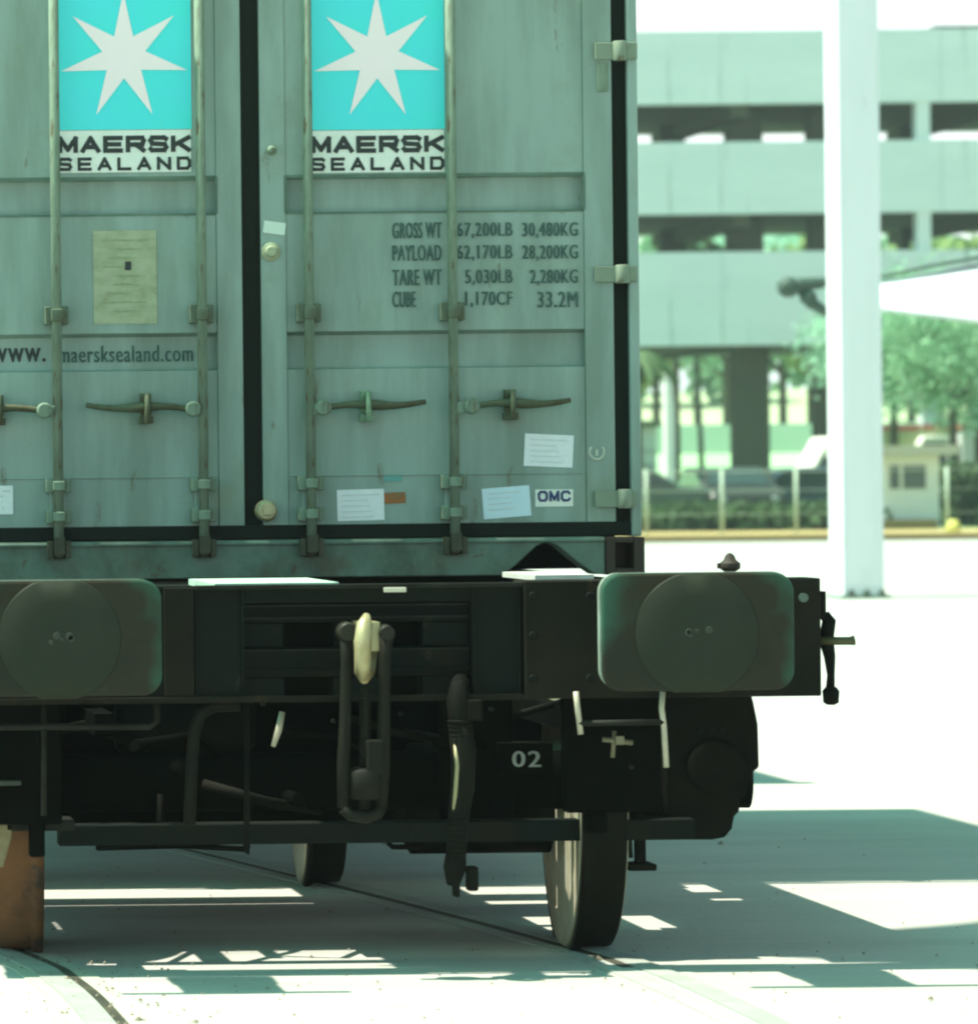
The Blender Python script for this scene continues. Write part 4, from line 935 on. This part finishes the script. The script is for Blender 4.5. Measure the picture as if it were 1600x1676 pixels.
# vehicles
def car(x, y, rot, lab, body, seed=0):
    T = thing("parked_car", (0, 0, 0), lab, "car", "cars parked under the building")
    L, Wd, Hh = 4.3, 1.75, 1.42
    pr = [(-2.15, .25), (-2.15, .75), (-1.95, .9), (-1.25, .98), (-.65, 1.38), (.75, 1.42), (1.45, 1.02), (2.0, .95), (2.15, .7), (2.15, .25)]
    mb = MB(); mb.prism(pr, -Wd / 2, Wd / 2); bd = mb.build("body", body, T, bevel=.07)
    gl = mat("car glass", (.03, .05, .045), .1)
    for sgn in (-1, 1):
        mb = MB(); yy = sgn * (Wd / 2 + .006); mb.add([(-1.15, yy, .97), (1.3, yy, 1.0), (.72, yy, 1.34), (-.6, yy, 1.31)], [(0, 1, 2, 3)]); mb.build("side_window", gl, T)
        for xx in (-1.35, 1.35):
            mb = MB(); mb.lathe([(-.1, .30), (-.09, .32), (.09, .32), (.1, .30)], (xx, sgn * (Wd / 2 - .08), .32), 'Y', 20); mb.build("wheel", rubber, T)
    mb = MB(); mb.add([(-1.245, -.7, 1.0), (-1.245, .7, 1.0), (-.675, .62, 1.375), (-.675, -.62, 1.375)], [(0, 1, 2, 3)]); mb.xf(Matrix.Translation((-.012, 0, .012))); mb.build("windscreen", gl, T)
    for sgn in (-1, 1):
        mb = MB(); mb.lathe([(0, .09), (-.02, .08)], (-2.15, sgn * .6, .68), 'X', 12); mb.build("headlight", mat("lamp glass", (.4, .42, .4), .2), T)
    T.location = (x, y, .1); T.rotation_euler = (0, 0, rot)
car(gx(1040, 101), 103, PI, "dark green car parked side-on beside the container's edge, behind the fence", mat("green car paint", (.06, .10, .07), .3, .2))
car(gx(1240, 101), 104, PI / 2, "charcoal car parked nose-on in front of the big dark pillar", mat("charcoal car paint", (.04, .045, .035), .3, .2))
car(gx(1385, 101), 105, 0, "blue-grey car parked partly behind the white column", mat("blue car paint", (.05, .08, .10), .25, .3))
def truck(x, y, lab, cab, box, rot=0):
    T = thing("delivery_truck", (0, 0, 0), lab, "truck")
    mb = MB(); mb.prism([(-2.6, .4), (-1.2, .4), (-1.2, 2.3), (-2.1, 2.3), (-2.6, 1.4)], -.95, .95); mb.build("cab", cab, T, bevel=.05)
    mb = MB(); mb.box(-1.1, 2.8, -1.0, 1.0, .7, 2.45); mb.build("cargo_box", box, T, bevel=.02)
    mb = MB(); mb.box(-1.12, 2.82, -1.02, 1.02, 2.452, 2.6); mb.build("roof_trim", mat("faded red trim", (.45, .10, .08), .6), T)
    mb = MB(); mb.add([(-2.45, -.955, 1.4), (-1.5, -.955, 1.4), (-1.5, -.955, 2.1), (-2.1, -.955, 2.1)], [(0, 1, 2, 3)]); mb.build("side_window", mat("car glass", (0, 0, 0)), T)
    for xx in (-1.9, 1.9):
        for yy in (-.9, .75):
            mb = MB(); mb.lathe([(-.1, .36), (-.09, .4), (.12, .4), (.13, .36)], (xx, yy, .4), 'Y', 18); mb.build("wheel", rubber, T)
    mb = MB(); mb.box(-2.5, 2.7, -.5, .5, .4, .69); mb.build("chassis", rubber, T)
    T.location = (x, y, .06); T.rotation_euler = (0, 0, rot)
truck(gx(1492, 120), 121.5, "white-cabbed delivery truck with red roof trim parked left of the column", mat("white truck paint", (.72, .70, .62), .5), mat("tan truck box", (.30, .33, .17), .7))
truck(gx(1640, 120), 121.0, "white truck with red trim at the right edge above the dark hedge", mat("white truck paint", (0, 0, 0)), mat("white truck box", (.6, .62, .6), .7))
# white pylon and slatted kiosk near the container edge
a, b, c, d = BX(1087, 612, 1104, 795, 110)
mb = MB(); mb.prism([(a + .03, .05), (b, .05), (b, d - .9), (b - .08, d), (a + .02, d), (a + .03, d - 1.2)], 110, 110.3); mb.build("sign_pylon", mat("white pylon", (.8, .8, .74), .6), bevel=.02, label="narrow bright white upright pylon left of the bare brown trunk", category="pylon")
a, b, c, d = BX(990, 688, 1088, 800, 112)
T = thing("kiosk", ((a + b) / 2, 113, .05), "pale slatted kiosk behind the white pylon beside the container", "kiosk")
mb = MB(); mb.box(a, b, 113, 115, .06, d - .15); mb.build("wall", mat("kiosk panel", (.50, .60, .48), .8), T)
mb = MB(); mb.box(a - .1, b + .1, 112.8, 115.2, d - .149, d); mb.build("roof", mat("kiosk roof", (.1, .14, .07), .8), T)
for k in range(5):
    z = .5 + k * .36; mb = MB(); mb.box(a, b, 112.97, 112.998, z, z + .06); mb.build("slat", mat("kiosk slat", (.30, .36, .28), .8), T)

# hot hazy air over the yard
hz_ = bpy.data.materials.new("haze air"); hz_.use_nodes = True; hn = hz_.node_tree; hn.nodes.clear()
ho = hn.nodes.new("ShaderNodeOutputMaterial"); hv = hn.nodes.new("ShaderNodeVolumePrincipled")
hv.inputs["Color"].default_value = (.86, 1.0, .96, 1); hv.inputs["Density"].default_value = .0005; hv.inputs["Anisotropy"].default_value = .2
hn.links.new(hv.outputs[0], ho.inputs["Volume"])
mb = MB(); mb.box(-1600, 2600, -60, 3600, -1, 40); mb.build("haze", hz_, kind="stuff")
